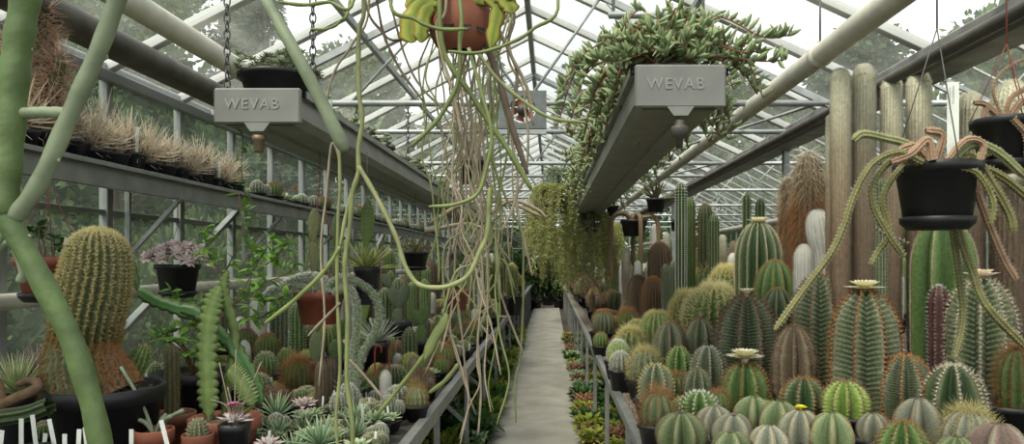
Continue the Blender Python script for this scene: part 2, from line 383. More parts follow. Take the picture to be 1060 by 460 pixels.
# leaves and stems
M_leaf = mat('bright_leaf', [(0, (0.09, 0.20, 0.03)), (1, (0.17, 0.32, 0.05))], namt=.3, rough=.45, trans=.3, rand=.25)
M_leafd = mat('dark_leaf', [(0, (0.03, 0.08, 0.02)), (1, (0.06, 0.14, 0.035))], namt=.3, rough=.4, trans=.25, rand=.2)
M_succ = mat('grey_green_succulent', [(0, (0.20, 0.11, 0.07)), (.18, (0.17, 0.23, 0.11)), (.85, (0.29, 0.37, 0.19)), (1, (0.42, 0.26, 0.17))], namt=.2, rough=.5, rand=.2, nscale=20)
M_rose = mat('pink_grey_rosette', [(0, (0.24, 0.22, 0.20)), (.6, (0.62, 0.56, 0.54)), (1, (0.60, 0.40, 0.42))], namt=.2, rough=.6, rand=.15, nscale=20)
M_hens = mat('pale_green_rosette', [(0, (0.10, 0.17, 0.08)), (.7, (0.24, 0.35, 0.20)), (1, (0.38, 0.36, 0.24))], namt=.25, rough=.6, rand=.25, nscale=20)
M_stemg = mat('glaucous_green_stem', [(0, (0.066, 0.105, 0.034)), (1, (0.085, 0.125, 0.045))], namt=.35, nscale=22, bump=.2, bscale=60, rough=.5)
M_stemb = mat('bloomed_grey_green_stem', [(0, (0.16, 0.195, 0.125)), (1, (0.18, 0.215, 0.14))], namt=.35, nscale=20, rough=.6)
M_rhip = mat('pale_jointed_stem', [(0, (0.24, 0.24, 0.12)), (1, (0.20, 0.23, 0.09))], namt=.3, nscale=14, rough=.55, rand=.2)
M_rhipg = mat('fresh_green_stem', [(0, (0.17, 0.20, 0.075)), (1, (0.14, 0.18, 0.055))], namt=.25, nscale=14, rough=.5, rand=.2)
M_dry = mat('dry_pinkish_stem', [(0, (0.22, 0.18, 0.13)), (1, (0.30, 0.25, 0.18))], namt=.3, nscale=20, rough=.8, rand=.2)
M_dryd = mat('dark_dry_stem', (0.12, 0.085, 0.065), namt=.3, nscale=20, rough=.8)
M_wood = mat('bark_brown', (0.16, 0.10, 0.06), namt=.4, nscale=20, rough=.9, bump=.5)
M_epi = mat('leafy_cactus_stem', [(0, (0.19, 0.25, 0.09)), (.5, (0.12, 0.19, 0.055)), (1, (0.15, 0.19, 0.07))], namt=.25, nscale=20, rough=.45)
M_epid = mat('dark_leafy_cactus_stem', [(0, (0.02, 0.07, 0.02)), (.5, (0.05, 0.14, 0.03)), (1, (0.10, 0.12, 0.05))], namt=.25, nscale=20, rough=.4)
M_yleaf = mat('yellowing_leaf', [(0, (0.20, 0.26, 0.04)), (.7, (0.40, 0.42, 0.08)), (1, (0.40, 0.24, 0.08))], namt=.3, nscale=14, rough=.5, trans=.35)
M_flw = mat('cream_petals', [(0, (0.75, 0.66, 0.25)), (1, (0.93, 0.90, 0.72))], namt=.05, trans=.2)
M_flp = mat('pink_petals', [(0, (0.5, 0.2, 0.3)), (1, (0.68, 0.25, 0.45))], namt=.05, trans=.2)
M_flo = mat('orange_petals', [(0, (0.7, 0.25, 0.02)), (1, (0.85, 0.33, 0.03))], namt=.05, trans=.2)
M_rosp = mat('pale_grey_green_rosette', [(0, (0.20, 0.24, 0.14)), (.7, (0.36, 0.42, 0.29)), (1, (0.50, 0.50, 0.40))], namt=.2, rough=.6, rand=.15, nscale=20)
M_fly = mat('yellow_petals', [(0, (0.6, 0.5, 0.02)), (1, (0.8, 0.72, 0.05))], namt=.05, trans=.2)
M_frond = mat('feathery_pale_foliage', [(0, (0.28, 0.29, 0.08)), (1, (0.42, 0.45, 0.16))], namt=.3, rough=.7, trans=.3, rand=.2)
M_frondg = mat('feathery_grey_foliage', [(0, (0.22, 0.28, 0.18)), (1, (0.34, 0.41, 0.30))], namt=.3, rough=.7, trans=.3, rand=.2)
# ================================================================== THE SETTING
XL, XR, XM, XR2 = -2.5, 2.15, -0.2, 6.8
EAVE, RIDGE = 2.68, 3.86
Y0, Y1, BAY = -0.72, 26.56, 0.79
M_conc = mat('path_concrete', (0.33, 0.31, 0.275), rough=0.9, nscale=3.0, namt=.22, bump=.25, bscale=60)
M_dirt = mat('dark_earth_floor', (0.075, 0.062, 0.05), rough=1.0, nscale=7, namt=.5, bump=.6, bscale=40)
M_gravel = mat('gravel', (0.24, 0.19, 0.14), rough=1, nscale=120, namt=.5, rand=.1)
M_base = mat('cement_base_wall', (0.22, 0.22, 0.21), rough=.9, nscale=5, namt=.2)
M_lawn = mat('lawn_ground', (0.07, 0.12, 0.035), rough=1, nscale=2, namt=.4)
M_wallglass = glass_mat('wall_glass', 0.035, (0.7, 0.76, 0.72), (0.86, 0.90, 0.87))
M_roofglass = glass_mat('roof_glass', 0.05, (0.75, 0.78, 0.75), (0.90, 0.92, 0.90))
def grid_plane(x0, x1, y0, y1, z, n=2):
    g = G(); g.add([(x0, y0, z), (x1, y0, z), (x1, y1, z), (x0, y1, z)], np.array([[0, 1, 2, 3]])); return g
g = G(); box(g, ((XL + XR2) / 2, 12.5, -0.10), (XR2 - XL + .2, 29, .12)); struct('floor', g.mesh('floor', M_dirt, False))
g = G()
for k in range(19):
    y = -1.0 + k * 1.5; box(g, (-0.133, y + .75, -0.02), (0.846, 1.492, .06), bevel=.004)
struct('trim_1', g.mesh('path_slabs', M_conc, False))['label'] = 'grey concrete path between the benches'
tag(link('lawn', grid_plane(-60, 60, -20, 90, -.25).mesh('lawn', M_lawn)), kind='structure')
g = G(); box(g, (XL - .03, 12.9, .33), (.10, 27.6, .74)); struct('wall_left', g.mesh('wall_left', M_base, False))
g = G(); box(g, (XR2 + .03, 12.9, .33), (.10, 27.6, .74)); struct('wall_right', g.mesh('wall_right', M_base, False))
g = G(); box(g, ((XL + XR2) / 2, Y1 + .05, .33), (XR2 - XL, .10, .74)); struct('wall_back', g.mesh('wall_back', M_base, False))
wn = [0]
def pane(corners, glass, barw, pane_name='pane', bars=None, thick=.006):
    """One glazed bay: a frame with its pane; corners a,b (bottom, along Y) and c,d (top)."""
    wn[0] += 1
    a, b, c, d = [np.array(q, float) for q in corners]
    gf = G(); bar(gf, a, d, barw, barw * 1.1, up=(b - a)); bar(gf, a, b, barw * .8, barw, up=(0, 0, 1)); bar(gf, d, c, barw * .8, barw)
    for z0, z1 in (bars or []): bar(gf, z0, z1, barw * .55, barw * .6)
    w = struct('window_%d' % wn[0], gf.mesh('window_frame', M_wbar if glass is M_wallglass else M_bars, False))
    n = np.cross(b - a, d - a); n = n / np.linalg.norm(n) * thick / 2
    V = [a - n, b - n, c - n, d - n, a + n, b + n, c + n, d + n]
    gp = G(); gp.add(V, np.array([[0, 3, 2, 1], [4, 5, 6, 7], [0, 1, 5, 4], [1, 2, 6, 5], [2, 3, 7, 6], [3, 0, 4, 7]]))
    link('pane', gp.mesh('pane', glass, False), w)
ys = []; y = Y0
nb = int((Y1 - Y0) / BAY + .5)
for k in range(nb):
    y = Y0 + k * BAY
    pane(((XL, y, .70), (XL, y + BAY, .70), (XL, y + BAY, EAVE - .03), (XL, y, EAVE - .03)), M_wallglass, .05, bars=[((XL, y, 1.87), (XL, y + BAY, 1.87))])
    pane(((XL, y, EAVE), (XL, y + BAY, EAVE), (XM, y + BAY, RIDGE), (XM, y, RIDGE)), M_roofglass, .055)
    pane(((XR, y, EAVE + .1), (XR, y + BAY, EAVE + .1), (XM, y + BAY, RIDGE), (XM, y, RIDGE)), M_roofglass, .055)
    if k % 2 == 0:
        y2 = y + 2 * BAY
        pane(((XR, y, EAVE + .1), (XR, y2, EAVE + .1), (4.5, y2, RIDGE), (4.5, y, RIDGE)), M_roofglass, .04, bars=[((XR, y + BAY, EAVE + .1), (4.5, y + BAY, RIDGE))])
        pane(((XR2, y, EAVE), (XR2, y2, EAVE), (4.5, y2, RIDGE), (4.5, y, RIDGE)), M_roofglass, .04, bars=[((XR2, y + BAY, EAVE), (4.5, y + BAY, RIDGE))])
        pane(((XR2, y, .7), (XR2, y2, .7), (XR2, y2, EAVE), (XR2, y, EAVE)), M_wallglass, .045, bars=[((XR2, y + BAY, .7), (XR2, y + BAY, EAVE))])
for x in np.arange(XL, XR2 - .1, .775):                        # glazed gable at the far end
    x2 = x + .775
    roof = lambda q: (EAVE + (q - XL) / (XM - XL) * (RIDGE - EAVE)) if q <= XM else (RIDGE - (q - XM) / (XR - XM) * (RIDGE - EAVE) if q <= XR else (EAVE + (q - XR) / (4.5 - XR) * (RIDGE - EAVE) if q <= 4.5 else RIDGE - (q - 4.5) / (XR2 - 4.5) * (RIDGE - EAVE)))
    pane(((x, Y1, .70), (x2, Y1, .70), (x2, Y1, roof(min(x2, XR2))), (x, Y1, roof(x))), M_wallglass, .045, bars=[((x, Y1, 2.05), (x2, Y1, 2.05))])
# long members along the house
def beam(label, a, b, w, h, m):
    g = G(); bar(g, a, b, w, h); beam.n += 1
    o = struct('trim_%d' % beam.n, g.mesh('beam', m, False)); o['label'] = label
beam.n = 1
beam('pale metal eaves rail above the left windows', (XL + .05, Y0, EAVE - .06), (XL + .05, Y1, EAVE - .06), .05, .06, M_wbar)
beam('ridge beam of the glass roof', (XM, Y0, RIDGE - .02), (XM, Y1, RIDGE - .02), .05, .08, M_galv)
beam('ridge beam of the neighbouring roof', (4.5, Y0, RIDGE - .02), (4.5, Y1, RIDGE - .02), .05, .08, M_galv)
beam('purlin under the left roof slope', (-1.35, Y0, 3.22), (-1.35, Y1, 3.22), .035, .05, M_galv)
beam('purlin under the right roof slope', (.95, Y0, 3.27), (.95, Y1, 3.27), .035, .05, M_galv)
beam('dark box gutter between the two roofs', (XR + .04, Y0, 2.72), (XR + .04, Y1, 2.72), .26, .12, M_alud)
beam('steel rail under the box gutter', (XR - .19, Y0, 2.63), (XR - .19, Y1, 2.63), .05, .08, M_darkst)
for k, yy in enumerate((6.9, 13.2, 19.5)):
    beam('steel post under the box gutter', (XR + .12, yy, 0), (XR + .12, yy, 2.66), .06, .06, M_galv)
# trusses, one structure object each
TY = [2.0, 5.2, 8.4, 11.6, 14.8, 18.0, 21.2, 24.4]
for k, yy in enumerate(TY):
    for (xa, xm, xb, side) in ((XL + .04, XM, XR - .05, 0), (XR + .12, 4.5, XR2 - .05, 1)):
        m = M_galv; z = 2.745
        def T(a, b, r=.017): 
            g = G(); tube(g, np.array([a, b]), r, 8); return g
        g = T((xa, yy, z), (xb, yy, z), .024); beam.n += 1
        r = struct('trim_%d' % beam.n, g.mesh('tie_tube', m)); r['label'] = 'horizontal tie tube of a roof truss'
        for a, b in (((xa, yy, EAVE - .02), (xm, yy, RIDGE - .07)), ((xb, yy, EAVE + .02), (xm, yy, RIDGE - .07))):
            gg = G(); bar(gg, a, b, .035, .05); link('rafter', gg.mesh('rafter', M_galv, False), r)
        for q0, q1 in ((.22, .38), (.5, .38), (.5, .62), (.78, .62)):
            xA = xa + (xb - xa) * q0; xB = xa + (xb - xa) * q1
            zB = EAVE + (RIDGE - EAVE - .06) * (1 - abs(xB - xm) / (xb - xa) * 2)
            link('strut', T((xA, yy, z), (xB, yy, zB), .011).mesh('strut', m), r)
    # slanting wind braces between neighbouring ties, right of the ridge
for k in range(1, 6):
    g = G(); tube(g, np.array([(.15, TY[k] + .9, 2.70), (XR - .15, TY[k] + .9, 2.70)]), .02, 8)
    tube(g, np.array([(.15, TY[k] + .9, 2.70), (-2.3, TY[k] + .9, 2.70)]), .02, 8)
    beam.n += 1; struct('trim_%d' % beam.n, g.mesh('cross_tube', M_galv))['label'] = 'cross tube under the roof'
    for xa, xb in ((1.9, .9), (.2, 1.3)):
        g = G(); tube(g, np.array([(xa, TY[k], 2.73), (xb, TY[k] + 3.2, 2.73)]), .012, 6)
        beam.n += 1; struct('trim_%d' % beam.n, g.mesh('wind_brace', M_galv))['label'] = 'thin slanting wind brace'
# diagonal brace in the left wall
beam('grey diagonal brace in front of the left windows', (XL + .06, 3.75, 1.03), (XL + .06, 5.55, 1.98), .05, .03, M_alu)
beam('grey diagonal brace in the left wall further back', (XL + .06, 8.6, 1.03), (XL + .06, 10.4, 1.98), .05, .03, M_alu)

# ------------------------------------------------------------------ pipes (things)
def pipe(name, label, a, b, r, m, group=None, collars=()):
    g = G(); n = 28; P = np.linspace(a, b, n); tube(g, P, r, 16)
    o = tag(link(name, g.mesh(name, m)), label, 'pipe', group)
    for yy in collars:
        f = (yy - a[1]) / (b[1] - a[1]); c = np.array(a) * (1 - f) + np.array(b) * f
        gg = G(); tube(gg, np.array([c - [0, .03, 0], c + [0, .03, 0]]), r * 1.12, 16); link('pipe_collar', gg.mesh('collar', m), o)
        gg = G(); tube(gg, np.array([c + [0, 0, r], c + [0, 0, .34]]), .006, 6); link('hanger_rod', gg.mesh('hanger', M_chain), o)
    return o
pipe('eaves_pipe', 'thick dark steel pipe running along the left eaves above the windows', (-2.22, .3, 2.70), (-2.22, 26.3, 2.70), .078, M_darkst)
pipe('ceiling_pipe', 'thick cream pipe under the left roof slope, above the left trough', (-1.92, .3, 2.78), (-1.92, 26.3, 2.78), .062, M_pipe, collars=(2.85, 4.9, 9.5))
pipe('ceiling_pipe', 'cream pipe under the right roof, right of the right trough', (1.47, .3, 2.72), (1.47, 26.3, 2.72), .060, M_pipe, collars=(3.9, 6.2, 10))
pipe('electrical_conduit', 'dark thin pipe beside the dark gutter at upper right', (1.80, .3, 2.56), (1.80, 26.3, 2.56), .03, M_darkst)
pipe('heating_pipe', 'pale heating pipe along the left wall behind the black pots', (-2.38, .3, 1.42), (-2.38, 26.3, 1.42), .036, M_pipe)
pipe('heating_pipe', 'low cream heating pipe behind the columnar cacti on the right', (2.62, .3, 2.05), (2.62, 26.3, 2.05), .04, M_pipe)

# ------------------------------------------------------------------ benches
def bench(label, x_edge, x_far, legs_y, side, fh=.075):
    r = empty('greenhouse_bench', (x_edge, 12.8, 0)); tag(r, label, 'bench')
    xm = (x_edge + x_far) / 2; w = abs(x_far - x_edge)
    def P(nm, g, m, sm=False, par=r): 
        o = link(nm, g.mesh(nm, m, sm), par); o.location = (-x_edge, -12.8, 0) if par is r else (0, 0, 0); return o
    g = G(); box(g, (xm, 12.95, .775), (w - .03, 25.3, .03)); P('bench_top', g, M_benchshade)
    g = G(); box(g, (x_edge, 12.95, .81 - fh / 2), (.024, 25.3, fh), bevel=.006); box(g, (x_edge + side * .012, 12.95, .808), (.045, 25.3, .010)); P('edge_rail', g, M_alu)
    for yy in legs_y:
        g = G(); bar(g, (x_edge + side * .05, yy, -.03), (x_edge + side * .05, yy, .74), .034, .034, up=(0, 1, 0)); l = P('leg', g, M_alu)
        if side < 0 or x_edge > 1: g = G(); bar(g, (x_edge + side * .06, yy + .02, .30), (x_edge + side * .55, yy + .02, .74), .03, .03); P('brace', g, M_alu, par=l)
        g = G(); bar(g, (x_far - side * .1, yy, -.03), (x_far - side * .1, yy, .74), .045, .045, up=(0, 1, 0)); P('leg', g, M_alu)
    return r
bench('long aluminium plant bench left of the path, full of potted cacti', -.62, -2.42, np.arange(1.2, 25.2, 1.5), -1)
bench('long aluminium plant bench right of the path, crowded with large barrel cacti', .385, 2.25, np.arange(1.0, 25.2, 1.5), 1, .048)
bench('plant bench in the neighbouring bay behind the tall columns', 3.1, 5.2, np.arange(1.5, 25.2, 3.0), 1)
g = G(); n = 9000                                     # gravel strip behind the right rail
P = np.stack([rng.uniform(.405, .475, n), .4 + 24 * rng.random(n) ** 1.5, np.full(n, .800)], 1)
gv = np.array([[1, 0, 0], [0, 1, 0], [-1, 0, 0], [0, -1, 0], [0, 0, 1.0], [0, 0, -1.0]]) * .5; gf = np.array([[0, 1, 4], [1, 2, 4], [2, 3, 4], [3, 0, 4], [1, 0, 5], [2, 1, 5], [3, 2, 5], [0, 3, 5]])
scatter(g, gv, gf, P, rnd(n), rng.uniform(.006, .014, n), rng.uniform(.008, .016, n), tv=np.zeros(6))
tag(link('gravel', g.mesh('gravel', M_gravel, False)), 'brown gravel strip along the rail of the right bench', 'gravel', kind='stuff')
g = G(); box(g, (.487, 12.95, .815), (.008, 25.2, .05)); box(g, (.44, 12.95, .793), (.09, 25.2, .006)); 
tag(link('gravel_channel', g.mesh('gravel_channel', M_alu, False)), 'narrow metal channel holding gravel along the right bench edge', 'channel')

# ------------------------------------------------------------------ left wall shelf
r = empty('metal_shelf', (-2.3, 12.8, 1.95)); tag(r, 'long grey metal shelf on the left wall carrying straw-spined cacti', 'shelf')
def sh(nm, g, m): 
    o = link(nm, g.mesh(nm, m, False), r); o.location = (2.3, -12.8, -1.95); return o
g = G(); box(g, (-2.10, 13.2, 1.992), (.022, 25.6, .10), bevel=.004); box(g, (-2.085, 13.2, 2.05), (.05, 25.6, .022)); sh('front_rail', g, M_alu)
g = G(); box(g, (-2.27, 13.2, 2.02), (.34, 25.6, .02)); sh('shelf_tray', g, M_alud)
for yy in np.arange(1.0, 26, 1.58):
    g = G(); bar(g, (-2.46, yy, 1.62), (-2.12, yy, 2.0), .025, .025); bar(g, (-2.46, yy, 1.60), (-2.46, yy, 2.01), .03, .02); sh('bracket', g, M_alu)

# ------------------------------------------------------------------ suspended troughs
def chain_mesh(L, link_l=.05, r=.0035):
    g = G(); n = int(L / (link_l * .72)); 
    for k in range(n):
        a = np.linspace(0, 2 * math.pi, 15)[:-1]; lx = .013 * np.cos(a); lz = link_l / 2 * np.sin(a)
        P = np.stack([lx, np.zeros(14), lz], 1) if k % 2 else np.stack([np.zeros(14), lx, lz], 1)
        P = np.vstack([P, P[:2]]) + [0, 0, link_l * .4 + k * link_l * .72]
        tube(g, P, r, 5, close=False)
    return g
def text_mesh(s, size, m, depth=.002):
    cu = bpy.data.curves.new('lettering', 'FONT'); cu.body = s; cu.size = size; cu.extrude = depth; cu.align_x = 'CENTER'; cu.align_y = 'CENTER'
    cu.space_character = 1.15; cu.bevel_depth = .0008
    o = bpy.data.objects.new('tmp', cu); COL.objects.link(o); bpy.context.view_layer.update()
    me = bpy.data.meshes.new_from_object(o.evaluated_get(bpy.context.evaluated_depsgraph_get()))
    bpy.data.objects.remove(o); me.materials.clear(); me.materials.append(m); return me
M_letter = mat('embossed_metal', (0.30, 0.30, 0.285), rough=.45, metal=.3, namt=.1)
def trough(label, xc, yf, w, ztop, zbot, spout_dark, stepdir, chains):
    r = empty('suspended_trough', (xc, yf, zbot)); tag(r, label, 'trough')
    h = ztop - zbot; L = 25.2 - yf; hw = w / 2
    pr = [(-hw + .03, 0), (-.03 * stepdir, 0), (-.025 * stepdir, .012), (.05 * stepdir, .012), (.055 * stepdir, 0), (hw - .03, 0), (hw, .03), (hw, h - .03), (hw + .022, h - .03), (hw + .022, h),
          (hw + .014, h), (hw + .014, h - .022), (hw - .008, h - .022), (hw - .008, .035), (hw - .035, .016), (-hw + .035, .016), (-hw + .008, .035), (-hw + .008, h - .022), (-hw - .014, h - .022),
          (-hw - .014, h), (-hw - .022, h), (-hw - .022, h - .03), (-hw, h - .03), (-hw, .03)]
    if stepdir < 0: pr[1:5] = [(-.055, 0), (-.05, .012), (.025, .012), (.03, 0)]
    A = np.array(pr); k = len(A); g = G(); ny = 12
    V = np.concatenate([np.stack([A[:, 0], np.full(k, yy), A[:, 1]], 1) for yy in np.linspace(.01, L, ny)])
    i, j = np.meshgrid(np.arange(ny - 1), np.arange(k), indexing='ij'); j2 = (j + 1) % k
    g.add(V, np.stack([i * k + j, (i + 1) * k + j, (i + 1) * k + j2, i * k + j2], -1).reshape(-1, 4)); link('channel', g.mesh('channel', M_trough, False), r)
    g = G(); box(g, (0, -.006, h / 2 + .004), (w + .012, .032, h + .004), bevel=.012)
    # funnel shaped bulge of the cap at the drain
    V = [(-.065, -.02, .022), (.065, -.02, .022), (.028, -.021, -.030), (-.028, -.021, -.030), (-.065, .02, .022), (.065, .02, .022), (.028, .012, -.030), (-.028, .012, -.030)]
    g.add(V, np.array([[0, 3, 2, 1], [4, 5, 6, 7], [0, 4, 7, 3], [1, 2, 6, 5], [3, 7, 6, 2], [0, 1, 5, 4]]))
    cap = link('end_cap', g.mesh('end_cap', M_trough, False), r)
    t = link('embossed_lettering', text_mesh('WEVAB', .062, M_letter), cap); t.location = (-.02, -.023, h * .56); t.rotation_euler = (math.pi / 2, 0, 0)
    g = G()
    if spout_dark:
        lathe(g, [(.001, -.155), (.012, -.155), (.014, -.115), (.03, -.11), (.034, -.085), (.034, -.07), (.02, -.065), (.02, -.045), (.001, -.045)], 12, c=(0, .003, 0))
        link('drain_spout', g.mesh('spout', M_darkst, True), cap)
    else:
        lathe(g, [(.001, -.115), (.018, -.115), (.018, -.105), (.022, -.1), (.022, -.07), (.028, -.065), (.028, -.045), (.001, -.045)], 12, c=(0, .003, 0))
        link('drain_spout', g.mesh('spout', mat('brass_brown', (.17, .13, .09), rough=.5, metal=.4), True), cap)
    for yy in chains:
        for sx in (-1, 1):
            c = link('chain', chain_mesh(2.76 + .02 * 0 - ztop + (.0)).mesh('chain', M_chain), r); c.location = (sx * (hw + .012), yy - yf, h)
            gb = G(); bar(gb, (0, 0, -.03), (0, 0, .035), .02, .006); link('hook_plate', gb.mesh('hook', M_chain, False), c)
    return r
trough('long grey metal trough hanging on chains under the left roof', -1.225, 3.0, .35, 2.315, 2.17, False, 1, [3.12, 5.2, 8.4, 11.6, 14.8, 18.0, 21.2, 24.4])
trough('long grey metal trough hanging under the right roof with trailing succulents spilling over', .515, 2.85, .35, 2.372, 2.205, True, -1, [3.42, 5.2, 8.4, 11.6, 14.8, 18.0, 21.2, 24.4])
# short bearers the front chains hang from
for x0, x1, yy in ((-1.46, -.98, 3.12), (.28, .75, 3.42)):
    g = G(); tube(g, np.array([(x0 , yy, 2.775), (x1, yy, 2.775)]), .018, 8)
    for xq in (x0 + .02, x1 - .02): tube(g, np.array([(xq, yy, 2.77), (xq, yy, EAVE + (xq - XL) / (XM - XL) * (RIDGE - EAVE) if xq < XM else 3.38)]), .008, 6); beam.n += 1
    struct('trim_%d' % beam.n, g.mesh('bearer', M_galv))['label'] = 'short cross tube the front trough chains hang from'

# ------------------------------------------------------------------ circulation fan on the tie
fx, fy, fz = W(541, 114, 5.1)
r = empty('circulation_fan', (fx, fy, fz - .17)); tag(r, 'square grey metal circulation fan fixed to the tie tube above the path', 'fan')
g = G(); n = 32; a = np.linspace(0, 2 * math.pi, n, endpoint=False)
q = np.maximum(np.abs(np.cos(a)), np.abs(np.sin(a)))
V = []
for yy in (-.02, .02):
    V += [(.17 / q[i] * math.cos(a[i]), yy, .17 + .135 / q[i] * math.sin(a[i])) for i in range(n)] + [(.095 * math.cos(a[i]), yy, .17 + .095 * math.sin(a[i])) for i in range(n)]
j = np.arange(n); j2 = (j + 1) % n
g.add(V, np.concatenate([np.stack([j, j2, n + j2, n + j], 1), np.stack([2 * n + j2, 2 * n + j, 3 * n + j, 3 * n + j2], 1), np.stack([j2, j, 2 * n + j, 2 * n + j2], 1), np.stack([n + j, n + j2, 3 * n + j2, 3 * n + j], 1)]))
link('housing', g.mesh('housing', mat('fan_plate_grey', (.16, .175, .18), rough=.5, metal=.3, namt=.2), False), r)
g = G()
for k in range(5):
    an = 2 * math.pi * k / 5 + .3; c, s_ = math.cos(an), math.sin(an); c2, s2 = math.cos(an + .8), math.sin(an + .8)
    g.add([(.02 * c, -.012, .17 + .02 * s_), (.088 * c, -.014, .17 + .088 * s_), (.088 * c2, .014, .17 + .088 * s2), (.02 * c2, .012, .17 + .02 * s2)], np.array([[0, 1, 2, 3]]))
link('fan_blades', g.mesh('fan_blades', mat('fan_red', (.25, .07, .05), rough=.5)), r)
g = G(); tube(g, np.array([(0, -.05, .17), (0, -.03, .17), (0, .07, .17)]), [.02, .04, .04], 14); link('motor', g.mesh('motor', M_darkst), r)
g = G(); box(g, (-.235, 0, .13), (.07, .05, .12)); link('junction_box', g.mesh('junction_box', M_black, False), r)
g = G(); bar(g, (-.2, 0, .01), (.17, 0, .01), .03, .03); link('mounting_bar', g.mesh('mounting', M_galv, False), r)

# ================================================================== OUTSIDE: trees beyond the glass
M_tree1 = mat('broadleaf_foliage', [(0, (0.035, 0.07, 0.014)), (1, (0.085, 0.14, 0.03))], namt=.35, nscale=1.5, rough=.7, trans=.25, rand=.25)
M_tree2 = mat('conifer_foliage', [(0, (0.02, 0.045, 0.018)), (1, (0.055, 0.095, 0.035))], namt=.35, nscale=1.5, rough=.8, trans=.15, rand=.25)
def broadleaf(seed, H=8.0, n=13000):
    rg = np.random.default_rng(seed); g = G(); gt = G()
    tube(gt, smoothpath([(0, 0, 0), (.1, .05, H * .3), (-.05, .1, H * .6), (.05, 0, H * .9)], 12), np.linspace(.20, .04, 12), 8)
    C = []
    for k in range(26):
        a = rg.uniform(0, 6.28); u = rg.uniform(.18, .97); rr = H * .30 * math.sin(math.pi * min(u, .98) ** .8) ** .7 * rg.uniform(.3, 1)
        e = (rr * math.cos(a), rr * math.sin(a), u * H); C.append(e)
        tube(gt, smoothpath([(0, 0, max(.3, u * H - rr * .7)), (e[0] * .5, e[1] * .5, u * H - rr * .2), e], 6), np.linspace(.05, .012, 6), 5)
    C = np.array(C); idx = rg.integers(0, len(C), n); v = rg.normal(size=(n, 3)); v /= np.linalg.norm(v, axis=1)[:, None]
    P = C[idx] + v * (rg.random(n) ** .45)[:, None] * H * .125 * np.array([1.15, 1.15, .8])
    scatter(g, LOWLEAF[0], LOWLEAF[1], P, v + rg.normal(size=v.shape) * .8, rg.uniform(.14, .26, n), rg.uniform(.11, .19, n), roll=rg.uniform(0, 6, n))
    return [('trunk', gt.mesh('trunk', M_wood)), ('foliage', g.mesh('foliage', M_tree1))]
def conifer(seed, H=10.0):
    rg = np.random.default_rng(seed); g = G(); gt = G()
    tube(gt, np.array([(0, 0, 0), (0, 0, H * .5), (0, 0, H)]), [.18, .1, .02], 8)
    for z in np.arange(.5, H - .1, .26):
        for k in range(7):
            a = rg.uniform(0, 6.28); L = (H - z) * .28 * rg.uniform(.7, 1.1) + .15; d = np.array([math.cos(a), math.sin(a), 0])
            P = np.array([(0, 0, z), d * L * .5 + [0, 0, z + .05 * L], d * L + [0, 0, z - .22 * L]]); P = smoothpath(P, 6)
            tube(gt, P, np.linspace(.025, .006, 6), 4)
            m = int(14 + L * 30); u = rg.random(m); Q = np.stack([np.interp(u, np.linspace(0, 1, 6), P[:, c]) for c in range(3)], 1)
            D = d[None] * .8 + rg.normal(size=(m, 3)) * .5 + [0, 0, -.45]
            scatter(g, LOWLEAF[0], LOWLEAF[1], Q, D, rg.uniform(.2, .4, m), rg.uniform(.06, .12, m), roll=rg.uniform(0, 6, m))
    return [('trunk', gt.mesh('trunk', M_wood)), ('foliage', g.mesh('foliage', M_tree2))]
def bush(seed, n=2600):
    rg = np.random.default_rng(seed); g = G(); gt = G()
    for k in range(9):
        a = rg.uniform(0, 6.28); tube(gt, smoothpath([(0, 0, 0), (.2 * math.cos(a), .2 * math.sin(a), .6), (.5 * math.cos(a), .5 * math.sin(a), 1.2)], 6), np.linspace(.02, .006, 6), 5)
    v = rg.normal(size=(n, 3)); v /= np.linalg.norm(v, axis=1)[:, None]; P = v * (rg.random(n) ** .4)[:, None] * [.75, .75, .75] + [0, 0, .85]
    scatter(g, LEAF[0], LEAF[1], P, v + rg.normal(size=v.shape) * .7 + [0, 0, .3], rg.uniform(.07, .12, n), rg.uniform(.035, .055, n), roll=rg.uniform(0, 6, n))
    return [('stems', gt.mesh('stems', M_wood)), ('foliage', g.mesh('foliage', M_tree1))]
bl = [broadleaf(s) for s in (1, 2)]; cf = [conifer(3)]; bs = [bush(5)]
tl = []
TL = [(-6.0, 5.5, .62, 1), (-10.8, 7.5, 1.05, 0), (-6.6, 11.0, .72, 0), (-10.5, 13.5, .95, 1), (-6.6, 16.5, .85, 1), (-11.5, 20.0, 1.2, 0), (-6.8, 22.0, 1.0, 0), (-6.3, 28.0, .95, 1), (-11.5, 27.5, 1.25, 1),
      (-9.5, 34.0, 1.45, 0), (-4.2, 34.0, 1.1, 0), (-15.5, 15, 1.4, 1), (-16.5, 25, 1.45, 0), (1.0, 38.5, 1.25, 1), (5.5, 37.0, 1.2, 0), (-3.5, 43.5, 1.45, 1), (-16, 36, 1.6, 1), (10.5, 42.0, 1.5, 0)]
for k, (x, yy, s, kind) in enumerate(TL):
    p = bl[k % 2] if kind == 0 else cf[0]
    place(p, 'broadleaf_tree' if kind == 0 else 'conifer_tree', 'leafy green tree outside beyond the left or far glass' if kind == 0 else 'dark conifer outside beyond the left or far glass', 'tree', (x, yy, -.2), k * 1.7, s,
          'broadleaf trees beyond the left glass' if kind == 0 else 'conifers beyond the left glass')
for k, (x, yy, s) in enumerate([(10.2, 7, .8), (15.5, 12, 1.15), (10.5, 16, .95), (10.8, 24, 1.15), (16.5, 21, 1.3), (10.0, 32, 1.15)]):
    place(bl[k % 2], 'broadleaf_tree', 'leafy green tree outside beyond the right roof', 'tree', (x, yy, -.2), k * 2.1, s, 'broadleaf trees beyond the right roof')
for k in range(13):
    place(bs[0], 'garden_shrub', 'light green shrub growing outside against the left glass', 'shrub', (-3.65 - .25 * (k % 2), 2.4 + k * 1.9, -.2), k * 1.3, (1.1, 1.1, 1.15 + .3 * (k % 2)), 'shrubs outside the left glass')
